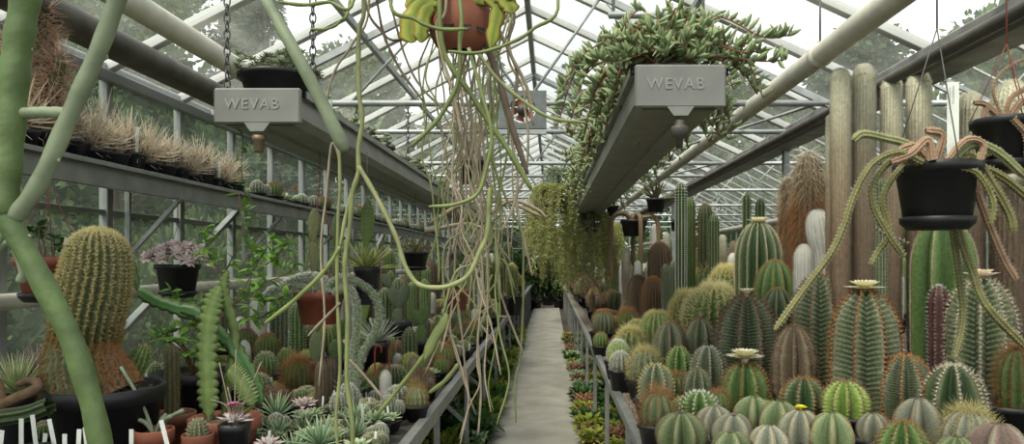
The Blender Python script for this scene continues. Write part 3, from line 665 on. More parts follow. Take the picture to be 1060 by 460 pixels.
# ================================================================== POTS
def pot_parts(kind, R, H, soil=True):
    """Meshes of one pot with its base at z=0: [('pot', mesh, [('soil', mesh)])]."""
    g = G()
    if kind == 'square':
        lathe(g, [(.001, 0), (R * .72, 0), (R * .97, H * .86), (R * 1.04, H * .87), (R * 1.06, H), (R * .98, H), (R * .94, H * .88), (.001, H * .86)], 16, sq=True); m = M_black
    elif kind == 'black':
        lathe(g, [(.001, 0), (R * .74, 0), (R * .78, H * .02), (R * .95, H * .82), (R * 1.03, H * .83), (R * 1.05, H * .99), (R * 1.02, H), (R * .96, H * .99), (R * .93, H * .9), (.001, H * .88)], 28); m = M_black
    else:
        lathe(g, [(.001, 0), (R * .7, 0), (R * .74, H * .02), (R * .92, H * .74), (R * 1.02, H * .76), (R * 1.05, H * .98), (R * 1.01, H), (R * .95, H * .98), (R * .92, H * .88), (.001, H * .86)], 28)
        m = M_terra if kind == 'terra' else M_redpl
    sg = G(); lathe(sg, [(.001, H * .93), (R * .5, H * .925), (R * .93, H * .90), (R * .93, H * .86)], 16, sq=(kind == 'square'))
    n = 60; an = rng.uniform(0, 6.28, n); rr = R * .85 * np.sqrt(rng.random(n))
    scatter(sg, gv, gf, np.stack([rr * np.cos(an), rr * np.sin(an), np.full(n, H * .925)], 1), rnd(n), R * .09, R * .12, tv=np.zeros(6))
    return ('pot', g.mesh('pot', m), [('soil', sg.mesh('soil', M_soil, False))])
def tagmesh(x, y, z, h=.09, w=.016, lean=.1):
    g = G(); c, s_ = math.cos(lean), math.sin(lean)
    box(g, (x, y, z + h * .38), (w, .0022, h), rot=[[c, 0, s_], [0, 1, 0], [-s_, 0, c]], bevel=.0006); return g.mesh('label', M_tag, False)
def petals(g, c, R, n=14, up=.5, layers=2, w=.3):
    for k in range(layers):
        an = np.linspace(0, 2 * math.pi, n, endpoint=False) + k * .3; D = np.stack([np.cos(an), np.sin(an), np.full(n, up + k * .5)], 1)
        scatter(g, LEAF[0], LEAF[1], np.tile(c, (n, 1)), D, R * (1 - .15 * k), R * w)
def flower(c, R, m, n=16, up=.5):
    c = (c[0], c[1], c[2] + R * .22)
    g = G(); petals(g, np.array(c), R, n, up, 3, .34); tube(g, np.array([(c[0], c[1], c[2] - R * .5), c]), [R * .12, R * .2], 8); mm = g.mesh('flower', m)
    g = G(); v = rnd(30) * R * .16; scatter(g, SPIKE_V, SPIKE_F, np.tile(np.array(c), (30, 1)), v + [0, 0, R * .2], R * .3, R * .02); return ('flower', mm, [('stamens', g.mesh('stamens', M_fly))])

def zone(pot):      # (pot part) -> list
    return [pot]
PR = {}
def make(kind, R, H, pot=None, potH=.1, seed=None, **k):
    """Parts of one cactus of body radius R, body height H standing in a pot potH high (body from z0)."""
    z0 = potH * .88 if pot else 0.0; parts = []
    gb, gs = G(), G(); stem = 'stem'; sp = 'spines'; mb, ms = M_green, M_sp_pale; extra = []
    nz = k.get('nz', 30)
    if kind == 'ornatum':                     # 8 sharp ribs, pale flecks, brown spines
        ribs = k.get('ribs', 8); pth = globe_path(R, H, base=.75, z0=z0) if H < R * 2.6 else col_path(R, H, z0, taper=.8)
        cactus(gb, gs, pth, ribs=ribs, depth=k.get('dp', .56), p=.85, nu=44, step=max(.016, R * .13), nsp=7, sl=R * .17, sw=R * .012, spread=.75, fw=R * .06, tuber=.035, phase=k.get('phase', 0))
        mb, ms = k.get('mb', M_speck), k.get('ms', M_sp_or)
    elif kind == 'bishop':                    # spineless star ribs
        ribs = k.get('ribs', 5); cactus(gb, gs, globe_path(R, H, base=.8, z0=z0, dimple=.25), ribs=ribs, depth=.62, p=1.0, nu=30, step=R * .16, nsp=0, phase=k.get('phase', 0))
        cactus(G(), gs, globe_path(R * 1.005, H, base=.8, z0=z0, dimple=.25), ribs=ribs, depth=0, nu=14, step=R * .12, nsp=1, sl=R * .04, sw=R * .02, spread=.3, phase=k.get('phase', 0)); mb, ms = k.get('mb', M_grey), M_sp_br; sp = 'areoles'
    elif kind == 'barrel':                    # many ribs, dense golden spines
        ribs = k.get('ribs', 22); pth = globe_path(R, H, base=.8, z0=z0) if H < R * 2.6 else col_path(R, H, z0)
        cactus(gb, gs, pth, ribs=ribs, depth=.18, p=1.1, nu=34, step=max(.014, R * .11), nsp=k.get('nsp', 7), sl=k.get('sl', R * .2), sw=R * .011, spread=.9, top_extra=1.4, cl=k.get('cl', 0), fw=k.get('fw', 0))
        mb, ms = k.get('mb', M_green), k.get('ms', M_sp_gold)
    elif kind == 'seamed':                    # smooth dark body, ribs edged with a pale or orange seam of dense short spines
        ribs = k.get('ribs', 14); pth = globe_path(R, H, base=.75, z0=z0) if H < R * 2.4 else col_path(R, H, z0, taper=.85)
        cactus(gb, gs, pth, ribs=ribs, depth=k.get('depth', .17), p=1.0, nu=40, step=max(.010, R * .06), nsp=5, sl=R * .09, sw=R * .007, spread=.9, fw=R * .03)
        mb, ms = k.get('mb', M_dkgreen), k.get('ms', M_sp_pale)
    elif kind == 'column':
        ribs = k.get('ribs', 11); pth = col_path(R, H, z0, taper=.85, lean=k.get('lean', (0, 0)))
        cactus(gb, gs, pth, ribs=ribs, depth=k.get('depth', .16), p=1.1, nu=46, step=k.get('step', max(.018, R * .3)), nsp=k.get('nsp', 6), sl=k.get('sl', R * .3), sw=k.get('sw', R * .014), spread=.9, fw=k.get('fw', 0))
        mb, ms = k.get('mb', M_green), k.get('ms', M_sp_pale)
    elif kind == 'wool':                      # dense short fuzz hiding the skin
        pth = k.get('path'); pth = col_path(R, H, z0, taper=.8, lean=k.get('lean', (0, 0)), bulge=.03) if pth is None else pth
        cactus(gb, gs, pth, ribs=k.get('ribs', 24), depth=.04, p=1, nu=60, step=k.get('step', R * .17), nsp=k.get('nsp', 8), sl=k.get('sl', R * .24), sw=k.get('sw', R * .013), spread=1.0, tuber=.02)
        mb, ms = k.get('mb', M_woolc), k.get('ms', M_sp_mix)
    elif kind == 'mamm':                      # small globes, dense radial spines, heads in a clump
        heads = k.get('heads', [(0, 0, 1)])
        for hx, hy, hs in heads:
            pp = globe_path(R * hs, H * hs, base=.7, z0=z0); pp[:, 0] += hx * R; pp[:, 1] += hy * R
            cactus(gb, gs, pp, ribs=13, depth=.12, p=1, nu=20, step=R * .17, nsp=k.get('nsp', 7), sl=R * .22, sw=R * .018, spread=1.1, tuber=.06, fw=k.get('fw', 0))
        mb, ms = k.get('mb', M_green), k.get('ms', M_sp_pale)
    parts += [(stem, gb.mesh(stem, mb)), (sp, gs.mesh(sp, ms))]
    if pot:
        pr = k.get('potR', R * 1.02 if H < 3 * R else R * 1.6); parts.insert(0, pot_parts(pot, pr, potH))
        if k.get('tag', False): parts.append(('name_tag', tagmesh(pr * .75, -pr * .45, potH * .7)))
    if k.get('flower') is not None: parts.append(flower((0, 0, z0 + H * .96), R * k.get('fR', .45), k['flower'], up=k.get('fup', .5)))
    return parts
def rosette(R, m, n=34, pot='square', potH=.07, heads=1, fat=True, seed=0, tall=.35, wd=.36, hs=.55):
    g = G(); rg = np.random.default_rng(seed)
    for hd in range(heads):
        c = np.array([0, 0, potH]) if heads == 1 else np.array([rg.uniform(-.9, .9) * R, rg.uniform(-.9, .9) * R, potH + rg.uniform(0, .5) * R])
        rr = R if heads == 1 else R * hs
        k = np.arange(n); an = k * 2.39996; u = k / n; el = .1 + 1.25 * u; D = np.stack([np.cos(an) * np.cos(el), np.sin(an) * np.cos(el), np.sin(el)], 1)
        scatter(g, *(FAT if fat else LEAFB), np.tile(c + [0, 0, rr * .1], (n, 1)) + D * [.06 * rr, .06 * rr, 0], D, rr * (1.08 - .6 * u), rr * wd * (1 - .4 * u), thick=rr * (.13 if fat else wd))
    return [pot_parts(pot, max(.045, R * .75) if heads == 1 else R * 1.0, potH), ('leaves', g.mesh('leaves', m))]
def aloe(R, m, n=26, pot='square', potH=.08, wd=.1, up=.2):
    g = G(); k = np.arange(n); an = k * 2.39996; el = up + (1.3 - up) * (k / n); D = np.stack([np.cos(an) * np.cos(el), np.sin(an) * np.cos(el), np.sin(el)], 1)
    V, Fq = fat_tpl(5, 5, -.25); scatter(g, V, Fq, np.tile([0, 0, potH], (n, 1)), D, R, R * wd, thick=R * wd * .5)
    return [pot_parts(pot, max(.045, R * .4), potH), ('leaves', g.mesh('leaves', m))]
def pad(g, gs, c, w, h, th, rz, lean=0.0, tilt=0.0, spin=True):
    """One flat oval pad standing on c; local x is its width."""
    nu, na = 13, 20; V = []
    for i in range(nu + 1):
        u = i / nu; ww = w / 2 * math.sin(math.pi * min(max(u, .015), .985)) ** .55 * (.72 + .35 * u); 
        for j in range(na):
            a = 2 * math.pi * j / na; V.append((ww * math.cos(a), th / 2 * math.sin(a) * (ww / (w / 2)) ** .5, u * h))
    V = np.array(V); cr, sr = math.cos(lean), math.sin(lean); M1 = np.array([[cr, 0, sr], [0, 1, 0], [-sr, 0, cr]])
    ct, st = math.cos(tilt), math.sin(tilt); M3 = np.array([[1, 0, 0], [0, ct, -st], [0, st, ct]])
    cz, sz = math.cos(rz), math.sin(rz); M2 = np.array([[cz, -sz, 0], [sz, cz, 0], [0, 0, 1]]); M = M2 @ M3 @ M1
    i, j = np.meshgrid(np.arange(nu), np.arange(na), indexing='ij'); j2 = (j + 1) % na
    g.add(V @ M.T + c, np.stack([i * na + j, i * na + j2, (i + 1) * na + j2, (i + 1) * na + j], -1).reshape(-1, 4), .5, np.repeat(np.arange(nu + 1) / nu, na))
    if gs is not None:
        pts = []; nr = []
        for r_ in range(1, 9):
            u = r_ / 9; ww = w / 2 * math.sin(math.pi * u) ** .55 * (.72 + .35 * u); m_ = max(2, int(ww * 2 / (w * .16)))
            for q in range(m_):
                x = (-1 + 2 * (q + .5 + .25 * (r_ % 2)) / m_) * ww * .93
                yy = th / 2 * math.sqrt(max(0, 1 - (x / ww) ** 2)) * (ww / (w / 2)) ** .5
                for sg in (-1, 1): pts.append((x, sg * yy, u * h)); nr.append((x / ww * .3, sg, 0))
        pts = np.array(pts) @ M.T + c; nr = np.array(nr) @ M.T; P = np.repeat(pts, 4, 0); D = np.repeat(nr, 4, 0) + rng.normal(size=(len(P), 3)) * .5
        scatter(gs, SPIKE_V, SPIKE_F, P, D, w * .05, w * .008)
    return (np.array([0, 0, h * .96]) @ M.T) + c
def opuntia(scale, spec, mb, pot='black', potH=.14, potR=.09, ms=None):
    """spec: list of (parent index or -1, w, h, lean, rz)."""
    g, gs = G(), G(); tops = []
    for par, w, h, lean, rz in spec:
        c = np.array([0, 0, potH * .85]) if par < 0 else tops[par]
        tops.append(pad(g, gs, c, w * scale, h * scale, .02 * scale + .18 * w * scale, rz, lean))
    return [pot_parts(pot, potR, potH), ('pads', g.mesh('pads', mb)), ('glochids', gs.mesh('glochids', ms or M_sp_pale))]

# ================================================================== SMALL PLANTS IN THE CROWD (shared shapes, copied)
SM = []   # (category of look, parts, footprint radius, name, look text, category)
def sm(name, look, cat, parts, r): SM.append((name, look, cat, parts, r)); return len(SM) - 1
_R = .062
i_glob = sm('globular_cactus', 'small round green cactus with pale spines', 'cactus', make('mamm', _R, .10, 'square', .085, heads=[(0, 0, 1)]), .07)
i_gold = sm('golden_barrel_cactus', 'small round cactus with yellow spines', 'cactus', make('barrel', _R, .105, 'square', .085, ribs=16), .07)
i_orng = sm('brown_spined_cactus', 'small round cactus thick with orange-brown spines', 'cactus', make('barrel', _R, .11, 'square', .085, ribs=14, ms=M_sp_or, sl=.022, nsp=9), .07)
i_wool = sm('woolly_pincushion_cactus', 'small white woolly pincushion cactus', 'cactus', make('mamm', _R * .9, .085, 'square', .08, mb=M_blue, ms=M_sp_wh, nsp=10), .066)
i_clmp = sm('clumping_cactus', 'clump of little round cactus heads', 'cactus', make('mamm', .036, .055, 'square', .08, heads=[(0, 0, 1.1), (1.3, .2, 1), (-1.2, .5, .9), (.2, 1.3, 1), (-.3, -1.3, .95), (1.1, -1.1, .8)], ms=M_sp_pale, potR=.066), .075)
i_scol = sm('short_columnar_cactus', 'short upright green columnar cactus', 'cactus', make('column', .036, .22, 'square', .09, potR=.06, ms=M_sp_pale, sl=.012), .065)
i_brcl = sm('brown_columnar_cactus', 'short brown-spined columnar cactus', 'cactus', make('column', .04, .26, 'square', .09, potR=.06, ms=M_sp_br, mb=M_brown, nsp=9, sl=.016, step=.014), .065)
i_wcol = sm('white_columnar_cactus', 'short column cactus wrapped in white hair', 'cactus', make('wool', .034, .21, 'square', .09, potR=.06, mb=M_sp_wh, ms=M_sp_wh, ribs=14, sl=.012), .065)
i_bish = sm('bishops_cap_cactus', 'small grey star-ribbed cactus without spines', 'cactus', make('bishop', _R * 1.05, .085, 'square', .08), .07)
i_ros = sm('rosette_succulent', 'small pale green rosette succulent', 'succulent', rosette(.075, M_hens, fat=True), .075)
i_prs = sm('pink_rosette_succulent', 'small pinkish grey rosette succulent', 'succulent', rosette(.07, M_rose, fat=True, n=28), .075)
i_aloe = sm('spiky_rosette_succulent', 'small spiky green rosette plant', 'succulent', aloe(.12, M_hens), .08)
i_opun = sm('small_prickly_pear', 'small prickly pear with flat blue-green pads', 'cactus', opuntia(.13, [(-1, .55, 1, 0, .2), (0, .5, .9, .5, .5), (0, .45, .8, -.6, .1), (-1, .5, .8, .7, 1.2)], M_blue, 'square', .08, .06), .08)
i_flat = sm('red_spined_cactus', 'low flattened cactus with reddish spines', 'cactus', make('barrel', .068, .07, 'square', .08, ribs=13, ms=M_sp_br, sl=.024, mb=M_dkgreen), .075)
i_clus = sm('sprawling_succulent', 'sprawling light green succulent with many little rosettes', 'succulent', rosette(.085, M_hens, n=16, heads=7, potH=.07, seed=3), .09)
i_greyc = sm('grey_pincushion_cactus', 'small grey-green pincushion cactus with white spines', 'cactus', make('mamm', .05, .10, 'square', .08, mb=M_blue, ms=M_sp_wh, heads=[(0, 0, 1), (1.2, -.4, .7)], nsp=6), .07)
# bigger shapes for the right bench crowd
i_bg = sm('barrel_cactus', 'green barrel cactus with yellow spines', 'cactus', make('barrel', .12, .20, 'square', .13, ribs=20), .13)
i_bo = sm('orange_spined_barrel_cactus', 'barrel cactus banded with orange spines', 'cactus', make('barrel', .115, .18, 'square', .13, ribs=16, ms=M_sp_or, mb=M_blue, sl=.03), .13)
i_bb = sm('brown_barrel_cactus', 'round cactus densely covered in brown spines', 'cactus', make('barrel', .11, .20, 'square', .13, ribs=18, ms=M_sp_br, nsp=12, sl=.024, mb=M_brown), .12)
i_or = sm('star_ribbed_cactus', 'dark green star-ribbed cactus with pale flecks', 'cactus', make('ornatum', .11, .21, 'square', .13), .12)
i_co = sm('columnar_cactus', 'tall narrow green columnar cactus', 'cactus', make('column', .055, .62, 'square', .14, potR=.085, nsp=7, sl=.016, step=.022), .09)
i_cb = sm('tall_brown_columnar_cactus', 'tall narrow column cactus with brown spines', 'cactus', make('column', .06, .55, 'square', .14, potR=.085, ms=M_sp_br, mb=M_brown, nsp=10, sl=.018, step=.018), .09)
i_cw = sm('tall_white_columnar_cactus', 'tall narrow column cactus wrapped in white wool', 'cactus', make('wool', .055, .50, 'square', .14, potR=.085, mb=M_sp_wh, ms=M_sp_wh, sl=.014), .09)
i_sr = sm('low_red_spined_cactus', 'low cactus clump with reddish spines', 'cactus', make('mamm', .06, .07, 'square', .12, heads=[(0, 0, 1.1), (1.2, .3, 1), (-1.2, .2, 1), (.1, 1.2, 1), (0, -1.2, 1)], ms=M_sp_or, mb=M_dkgreen, potR=.10), .12)
HERO_XY = []      # (x, y, r) already taken
def free(x, y, r):
    for a, b, c in HERO_XY:
        if (a - x) ** 2 + (b - y) ** 2 < (c + r) ** 2 * .92: return False
    return True
# ================================================================== INDIVIDUAL PLANTS
NSOL = {'n': 0}
def hero(px, yt, w, Y, kind, name, label, hr=None, pot='square', maxpot=.28, cat='cactus', group=None, rot=None, zt=None, **k):
    w = w * (1.13 if kind == 'bishop' else 1.0); x = (px - VX) / F * Y; R = w / 2 / F * Y; zt = EYE - (yt - VY) / F * Y if zt is None else zt
    tot = zt - BZ - .001; hr = hr or {'bishop': 1.45, 'ornatum': 2.0, 'barrel': 1.8, 'seamed': 1.9, 'mamm': 1.7, 'column': 9, 'wool': 9}[kind]
    H = min(R * hr, tot - .07); pH = tot - H
    if pH > maxpot: pH = maxpot; H = tot - pH
    H += .12 * pH
    if H < R * .7: R = H / .9
    parts = make(kind, R, H, pot, pH, **k)
    NSOL['n'] += 1
    HERO_XY.append((x, Y, R * (1.0 if H < 3 * R else 1.3)))
    return place(parts, name, label, cat, (x, Y, BZ + .001), rot if rot is not None else NSOL['n'] * .37, 1, group)
def SPH(c1, c2): return [(0, c1), (1, c2)]
M_sp_goldh = mat('gold_to_brown_spines', [(0, (.4, .3, .12)), (1, (.6, .5, .22))], hstops=[(0, (.20, .08, .02)), (.3, (.34, .17, .05)), (.5, (.5, .4, .16)), (1, (.62, .56, .30))], hf=.8, namt=.1, rough=.8, trans=.2)
# ---- right bench, front edge to back
hero(705, 427, 50, 2.75, 'bishop', 'bishops_cap_cactus', 'brownish grey spineless ribbed cactus at the left end of the right bench front row', mb=M_pgreen, ribs=8, tag=True)
hero(740, 420, 38, 2.95, 'bishop', 'bishops_cap_cactus', 'pale grey star cactus behind the closer heads, directly right of the brownish grey star cactus', ribs=6)
hero(757, 446, 44, 2.42, 'bishop', 'bishops_cap_cactus', 'pale grey star cactus cut by the bottom edge, front row of the right bench', ribs=5, mb=M_pgreen)
hero(759, 428, 42, 2.68, 'bishop', 'bishops_cap_cactus', 'pale silvery star cactus between the two grey ones, right bench front', ribs=5)
hero(780, 410, 38, 3.08, 'bishop', 'bishops_cap_cactus', 'smooth green star cactus with brown rib edges below the cactus with the yellow-cream flower', mb=M_pgreen, ribs=5)
hero(806, 415, 42, 2.75, 'bishop', 'bishops_cap_cactus', 'grey-green star cactus right of the smooth green star cactus', mb=M_pgreen, ribs=5)
hero(796, 440, 40, 2.40, 'bishop', 'bishops_cap_cactus', 'blue-grey star cactus at the bottom edge with broad ribs', ribs=6)
hero(829, 424, 44, 2.62, 'bishop', 'bishops_cap_cactus', 'pale blue-grey star cactus clump with a small yellow flower on top', ribs=7, flower=M_fly, fR=.3)
hero(861, 427, 44, 2.52, 'bishop', 'bishops_cap_cactus', 'green star cactus at the bottom right of the yellow-flowered grey one', mb=M_pgreen, ribs=6)
hero(904, 428, 32, 2.68, 'bishop', 'bishops_cap_cactus', 'small dull grey star cactus between green neighbours near the bottom right', ribs=5)
hero(951, 412, 46, 2.72, 'bishop', 'bishops_cap_cactus', 'round smooth grey star cactus standing before the dark green ribbed ones at lower right', ribs=5, hr=1.7)
hero(935, 436, 56, 2.42, 'ornatum', 'star_ribbed_cactus', 'green clumping cactus with orange spines at the bottom edge, right bench front', ms=M_sp_or, mb=M_green, ribs=10)
hero(1003, 424, 62, 2.62, 'barrel', 'barrel_cactus', 'grey cactus with long yellow spines at the bottom right', mb=M_grey, ribs=12, sl=.04, ms=M_sp_gold, nsp=5)
hero(1034, 438, 62, 2.38, 'bishop', 'bishops_cap_cactus', 'purplish red star cactus at the bottom right corner', mb=M_reda, ribs=5)
hero(990, 452, 40, 2.25, 'bishop', 'bishops_cap_cactus', 'small green star cactus cut by the bottom edge left of the purplish one', mb=M_pgreen, ribs=8)
hero(681, 406, 36, 3.02, 'barrel', 'barrel_cactus', 'small cactus with tangled orange-pink spines at the rail end of the right front', mb=M_pgreen, ms=M_sp_or, ribs=10, sl=.05, nsp=6, tag=True)
hero(724, 405, 40, 3.12, 'ornatum', 'star_ribbed_cactus', 'squat bright green ribbed cactus with white spines behind the grey star cacti', mb=M_green, ms=M_sp_wh, ribs=9, hr=1.2)
hero(679, 377, 38, 3.45, 'ornatum', 'star_ribbed_cactus', 'blue-green ribbed cactus with yellow spines near the rail, right front', mb=M_blue, ms=M_sp_gold, ribs=8)
hero(722, 381, 32, 3.52, 'ornatum', 'star_ribbed_cactus', 'dark ribbed cactus with curved dark spines behind the squat bright green one', ms=M_sp_br, ribs=9)
hero(703, 359, 28, 3.95, 'ornatum', 'star_ribbed_cactus', 'fresh green ribbed cactus with yellowish spines in the middle of the star-ribbed cacti', mb=M_green, ms=M_sp_gold)
hero(733, 359, 36, 3.88, 'ornatum', 'star_ribbed_cactus', 'dark green ribbed cactus with grey areoles left of the flowering green cactus', ms=M_sp_wh)
hero(771, 375, 50, 3.38, 'ornatum', 'flowering_star_ribbed_cactus', 'round plain green ribbed cactus topped by a wide yellow-cream flower', mb=M_green, ms=M_sp_or, ribs=9, flower=M_flw, fR=.85, fup=.3, rot=.1)
hero(693, 334, 34, 4.35, 'ornatum', 'star_ribbed_cactus', 'dark blue-green ribbed cactus left of the one with a pink bud', mb=M_speck, ms=M_sp_br)
hero(725, 330, 34, 4.40, 'ornatum', 'budding_star_ribbed_cactus', 'dark ribbed cactus carrying a round pink bud', ms=M_sp_br, flower=M_flp, fR=.28, fup=2.0)
hero(680, 323, 38, 5.0, 'barrel', 'golden_barrel_cactus', 'round green barrel cactus covered in golden spines beside the dark ribbed ones', ribs=18)
hero(653, 341, 32, 4.9, 'barrel', 'golden_barrel_cactus', 'small golden-spined barrel cactus close to the rail with bushy yellow spines', ribs=14, sl=.045, nsp=9)
hero(668, 362, 34, 4.1, 'barrel', 'golden_barrel_cactus', 'bluish cactus with a shaggy coat of yellow spines near the right rail', ribs=14, mb=M_blue, sl=.045)
hero(640, 352, 24, 4.75, 'barrel', 'barrel_cactus', 'small yellow-green many-ribbed cactus at the right rail', ribs=20, mb=M_ylgreen, ms=M_sp_wh, sl=.012)
hero(659, 332, 24, 5.6, 'barrel', 'barrel_cactus', 'clean green barrel cactus with narrow ribs behind the yellow-green one', ribs=20, mb=M_green, ms=M_sp_gold, sl=.02, nsp=4)
hero(642, 364, 22, 4.35, 'mamm', 'pincushion_cactus', 'pale grey pincushion cactus at the right rail below the yellow-green one', mb=M_grey, ms=M_sp_wh)
hero(625, 322, 24, 6.3, 'barrel', 'barrel_cactus', 'blue-green cactus banded with orange spines close to the rail', mb=M_blue, ms=M_sp_or, ribs=15)
hero(650, 321, 24, 6.4, 'barrel', 'barrel_cactus', 'reddish orange banded cactus right of the blue-green banded one', mb=M_green, ms=M_sp_or, ribs=15, sl=.04)
hero(622, 344, 16, 6.0, 'barrel', 'barrel_cactus', 'tiny orange-spined cactus at the rail in front of the banded ones', mb=M_green, ms=M_sp_or, ribs=13)
hero(773, 306, 68, 4.05, 'ornatum', 'flowering_star_ribbed_cactus', 'large dark ribbed cactus with white-flecked edges and a pale yellow flower on top', ribs=9, hr=2.4, ms=M_sp_br, flower=M_flw, fR=.34, fup=1.2, maxpot=.2)
hero(740, 297, 66, 5.1, 'barrel', 'golden_barrel_cactus', 'wide barrel cactus with thick whitish yellow crown of spines, middle of right bench', ribs=24, sl=.05, nsp=9, ms=mat('whitish_gold_spines', SPH((.55, .48, .2), (.78, .72, .42)), namt=.1, trans=.2), hr=1.5)
hero(711, 304, 34, 5.6, 'barrel', 'golden_barrel_cactus', 'bright yellow spiny cactus left of the whitish-crowned barrel', ribs=18, sl=.05, nsp=10)
hero(754, 277, 48, 6.2, 'barrel', 'golden_barrel_cactus', 'yellow barrel cactus behind the whitish-crowned barrel', ribs=22, sl=.05, nsp=9)
hero(736, 272, 40, 6.9, 'barrel', 'golden_barrel_cactus', 'dark green barrel with golden spines left behind the yellow barrel', ribs=20, sl=.04, nsp=6)
hero(785, 230, 48, 5.0, 'seamed', 'tall_ribbed_cactus', 'tall barrel cactus with many dark green ribs edged in cream and pale flowers on top', hr=3.4, ribs=15, mb=M_dkgreen, flower=M_flw, fR=.55, depth=.26)
hero(802, 269, 44, 4.55, 'seamed', 'orange_edged_barrel_cactus', 'round dark green barrel whose ribs are edged with orange spines', ribs=12, ms=M_sp_or, mb=M_green, hr=1.6)
hero(805, 298, 36, 4.25, 'seamed', 'orange_edged_barrel_cactus', 'smaller green barrel with orange rib edges below the round one', ribs=11, ms=M_sp_or, mb=M_dkgreen)
hero(848, 284, 56, 3.75, 'ornatum', 'tall_star_ribbed_cactus', 'tall dark ribbed cactus behind the one with the white flower', hr=4.4, ribs=8, ms=M_sp_br, maxpot=.2, phase=.3)
hero(895, 300, 72, 3.25, 'ornatum', 'flowering_star_ribbed_cactus', 'big dark star-ribbed cactus with herringbone flecks and an open white flower on top', hr=3.6, ribs=8, ms=M_sp_or, flower=M_flw, fR=.6, fup=.25, maxpot=.2, phase=.12, rot=0)
hero(822, 338, 46, 3.55, 'ornatum', 'grey_ribbed_cactus', 'greyish old ribbed column with dark spines between the flowering cacti', hr=3.6, mb=M_brown, ms=M_sp_br, ribs=9)
hero(832, 391, 46, 3.12, 'ornatum', 'squat_ribbed_cactus', 'squat dark green ribbed cactus with a brown spiny crown', mb=M_dkgreen, ms=M_sp_or, ribs=8, hr=1.4)
hero(875, 394, 50, 2.98, 'ornatum', 'squat_ribbed_cactus', 'squat yellow-green ribbed cactus with brown spines on its crown', mb=M_ylgreen, ms=M_sp_br, ribs=10, hr=1.4)
hero(937, 368, 58, 3.1, 'ornatum', 'star_ribbed_cactus', 'dark green ribbed cactus with orange-brown spines right of the big white-flowered one', ms=M_sp_or, ribs=9, hr=2.2)
hero(987, 378, 62, 2.95, 'ornatum', 'star_ribbed_cactus', 'wide clean green ribbed cactus below the hanging black pot', mb=M_dkgreen, ms=M_sp_pale, ribs=8, hr=2.2)
hero(1015, 288, 66, 3.35, 'ornatum', 'tall_star_ribbed_cactus', 'tall ribbed cactus with a fluffy straw-coloured crown at the right side', hr=4.6, ribs=9, ms=M_sp_pale, flower=M_straw, fR=.6, maxpot=.2)
hero(1054, 362, 40, 3.0, 'barrel', 'barrel_cactus', 'cactus with orange spines at the right edge of the picture', mb=M_green, ms=M_sp_or, ribs=12, sl=.05, hr=2.8)
hero(975, 226, 66, 3.75, 'seamed', 'tall_green_ribbed_cactus', 'thick bright green column with spiny pale rib edges behind the hanging black pot', hr=9, ribs=8, mb=M_green, depth=.34, maxpot=.2, zt=1.83)
hero(972, 296, 22, 3.45, 'column', 'dark_red_columnar_cactus', 'dark reddish brown thin column in front of the bright green one', mb=mat('dark_red_skin', SPH((.035, .015, .015), (.09, .035, .03)), namt=.3), ms=M_sp_wh, ribs=9)
# tall tan columns
hero(870, 70, 19, 3.7, 'wool', 'woolly_columnar_cactus', 'leftmost of the very tall tan woolly columns', maxpot=.25)
hero(894, 66, 22, 3.75, 'wool', 'woolly_columnar_cactus', 'very tall woolly column with the whitest top, second from the left', maxpot=.25, ms=mat('column_fuzz_white', [(0, (.3, .27, .2)), (1, (.45, .42, .34))], hstops=[(0, (.12, .08, .05)), (.4, (.28, .21, .15)), (.75, (.42, .40, .32)), (1, (.72, .74, .66))], hf=.75, namt=.1, trans=.2))
hero(923, 78, 20, 3.8, 'wool', 'woolly_columnar_cactus', 'tall tan column with a tufted white tip, third from the left', maxpot=.25)
hero(951, 73, 23, 3.85, 'wool', 'woolly_columnar_cactus', 'rightmost tall brown column beside the white plant label', maxpot=.25)
hero(860, 118, 10, 4.05, 'wool', 'woolly_columnar_cactus', 'thin tan column tucked behind the leftmost tall one', maxpot=.25)
hero(1004, 96, 26, 4.25, 'wool', 'woolly_columnar_cactus', 'blurred pale tan column between the two hanging black pots', maxpot=.25)
hero(1046, 84, 36, 4.15, 'wool', 'thick_woolly_columnar_cactus', 'very thick pale tan column behind the right hanging pot', maxpot=.25)
hero(912, 184, 12, 3.5, 'column', 'columnar_cactus', 'slender light green column before the tall tan columns', mb=M_blue, ms=M_sp_gold)
hero(857, 192, 16, 5.0, 'wool', 'woolly_columnar_cactus', 'short brown column between the shaggy cactus and the tall ones', ms=M_sp_br)
hero(832, 254, 19, 4.35, 'wool', 'white_woolly_cactus', 'small pure white woolly cactus standing upright', mb=M_sp_wh, ms=M_sp_wh, ribs=20)
hero(876, 229, 22, 4.1, 'wool', 'white_woolly_cactus', 'leaning cream woolly column right of the snow-white one', mb=M_brown, ms=mat('cream_wool', SPH((.4, .36, .27), (.56, .54, .44)), trans=.2))
hero(1032, 300, 12, 3.8, 'wool', 'white_woolly_cactus', 'little white woolly tip at the right between green columns', mb=M_sp_wh, ms=M_sp_wh)
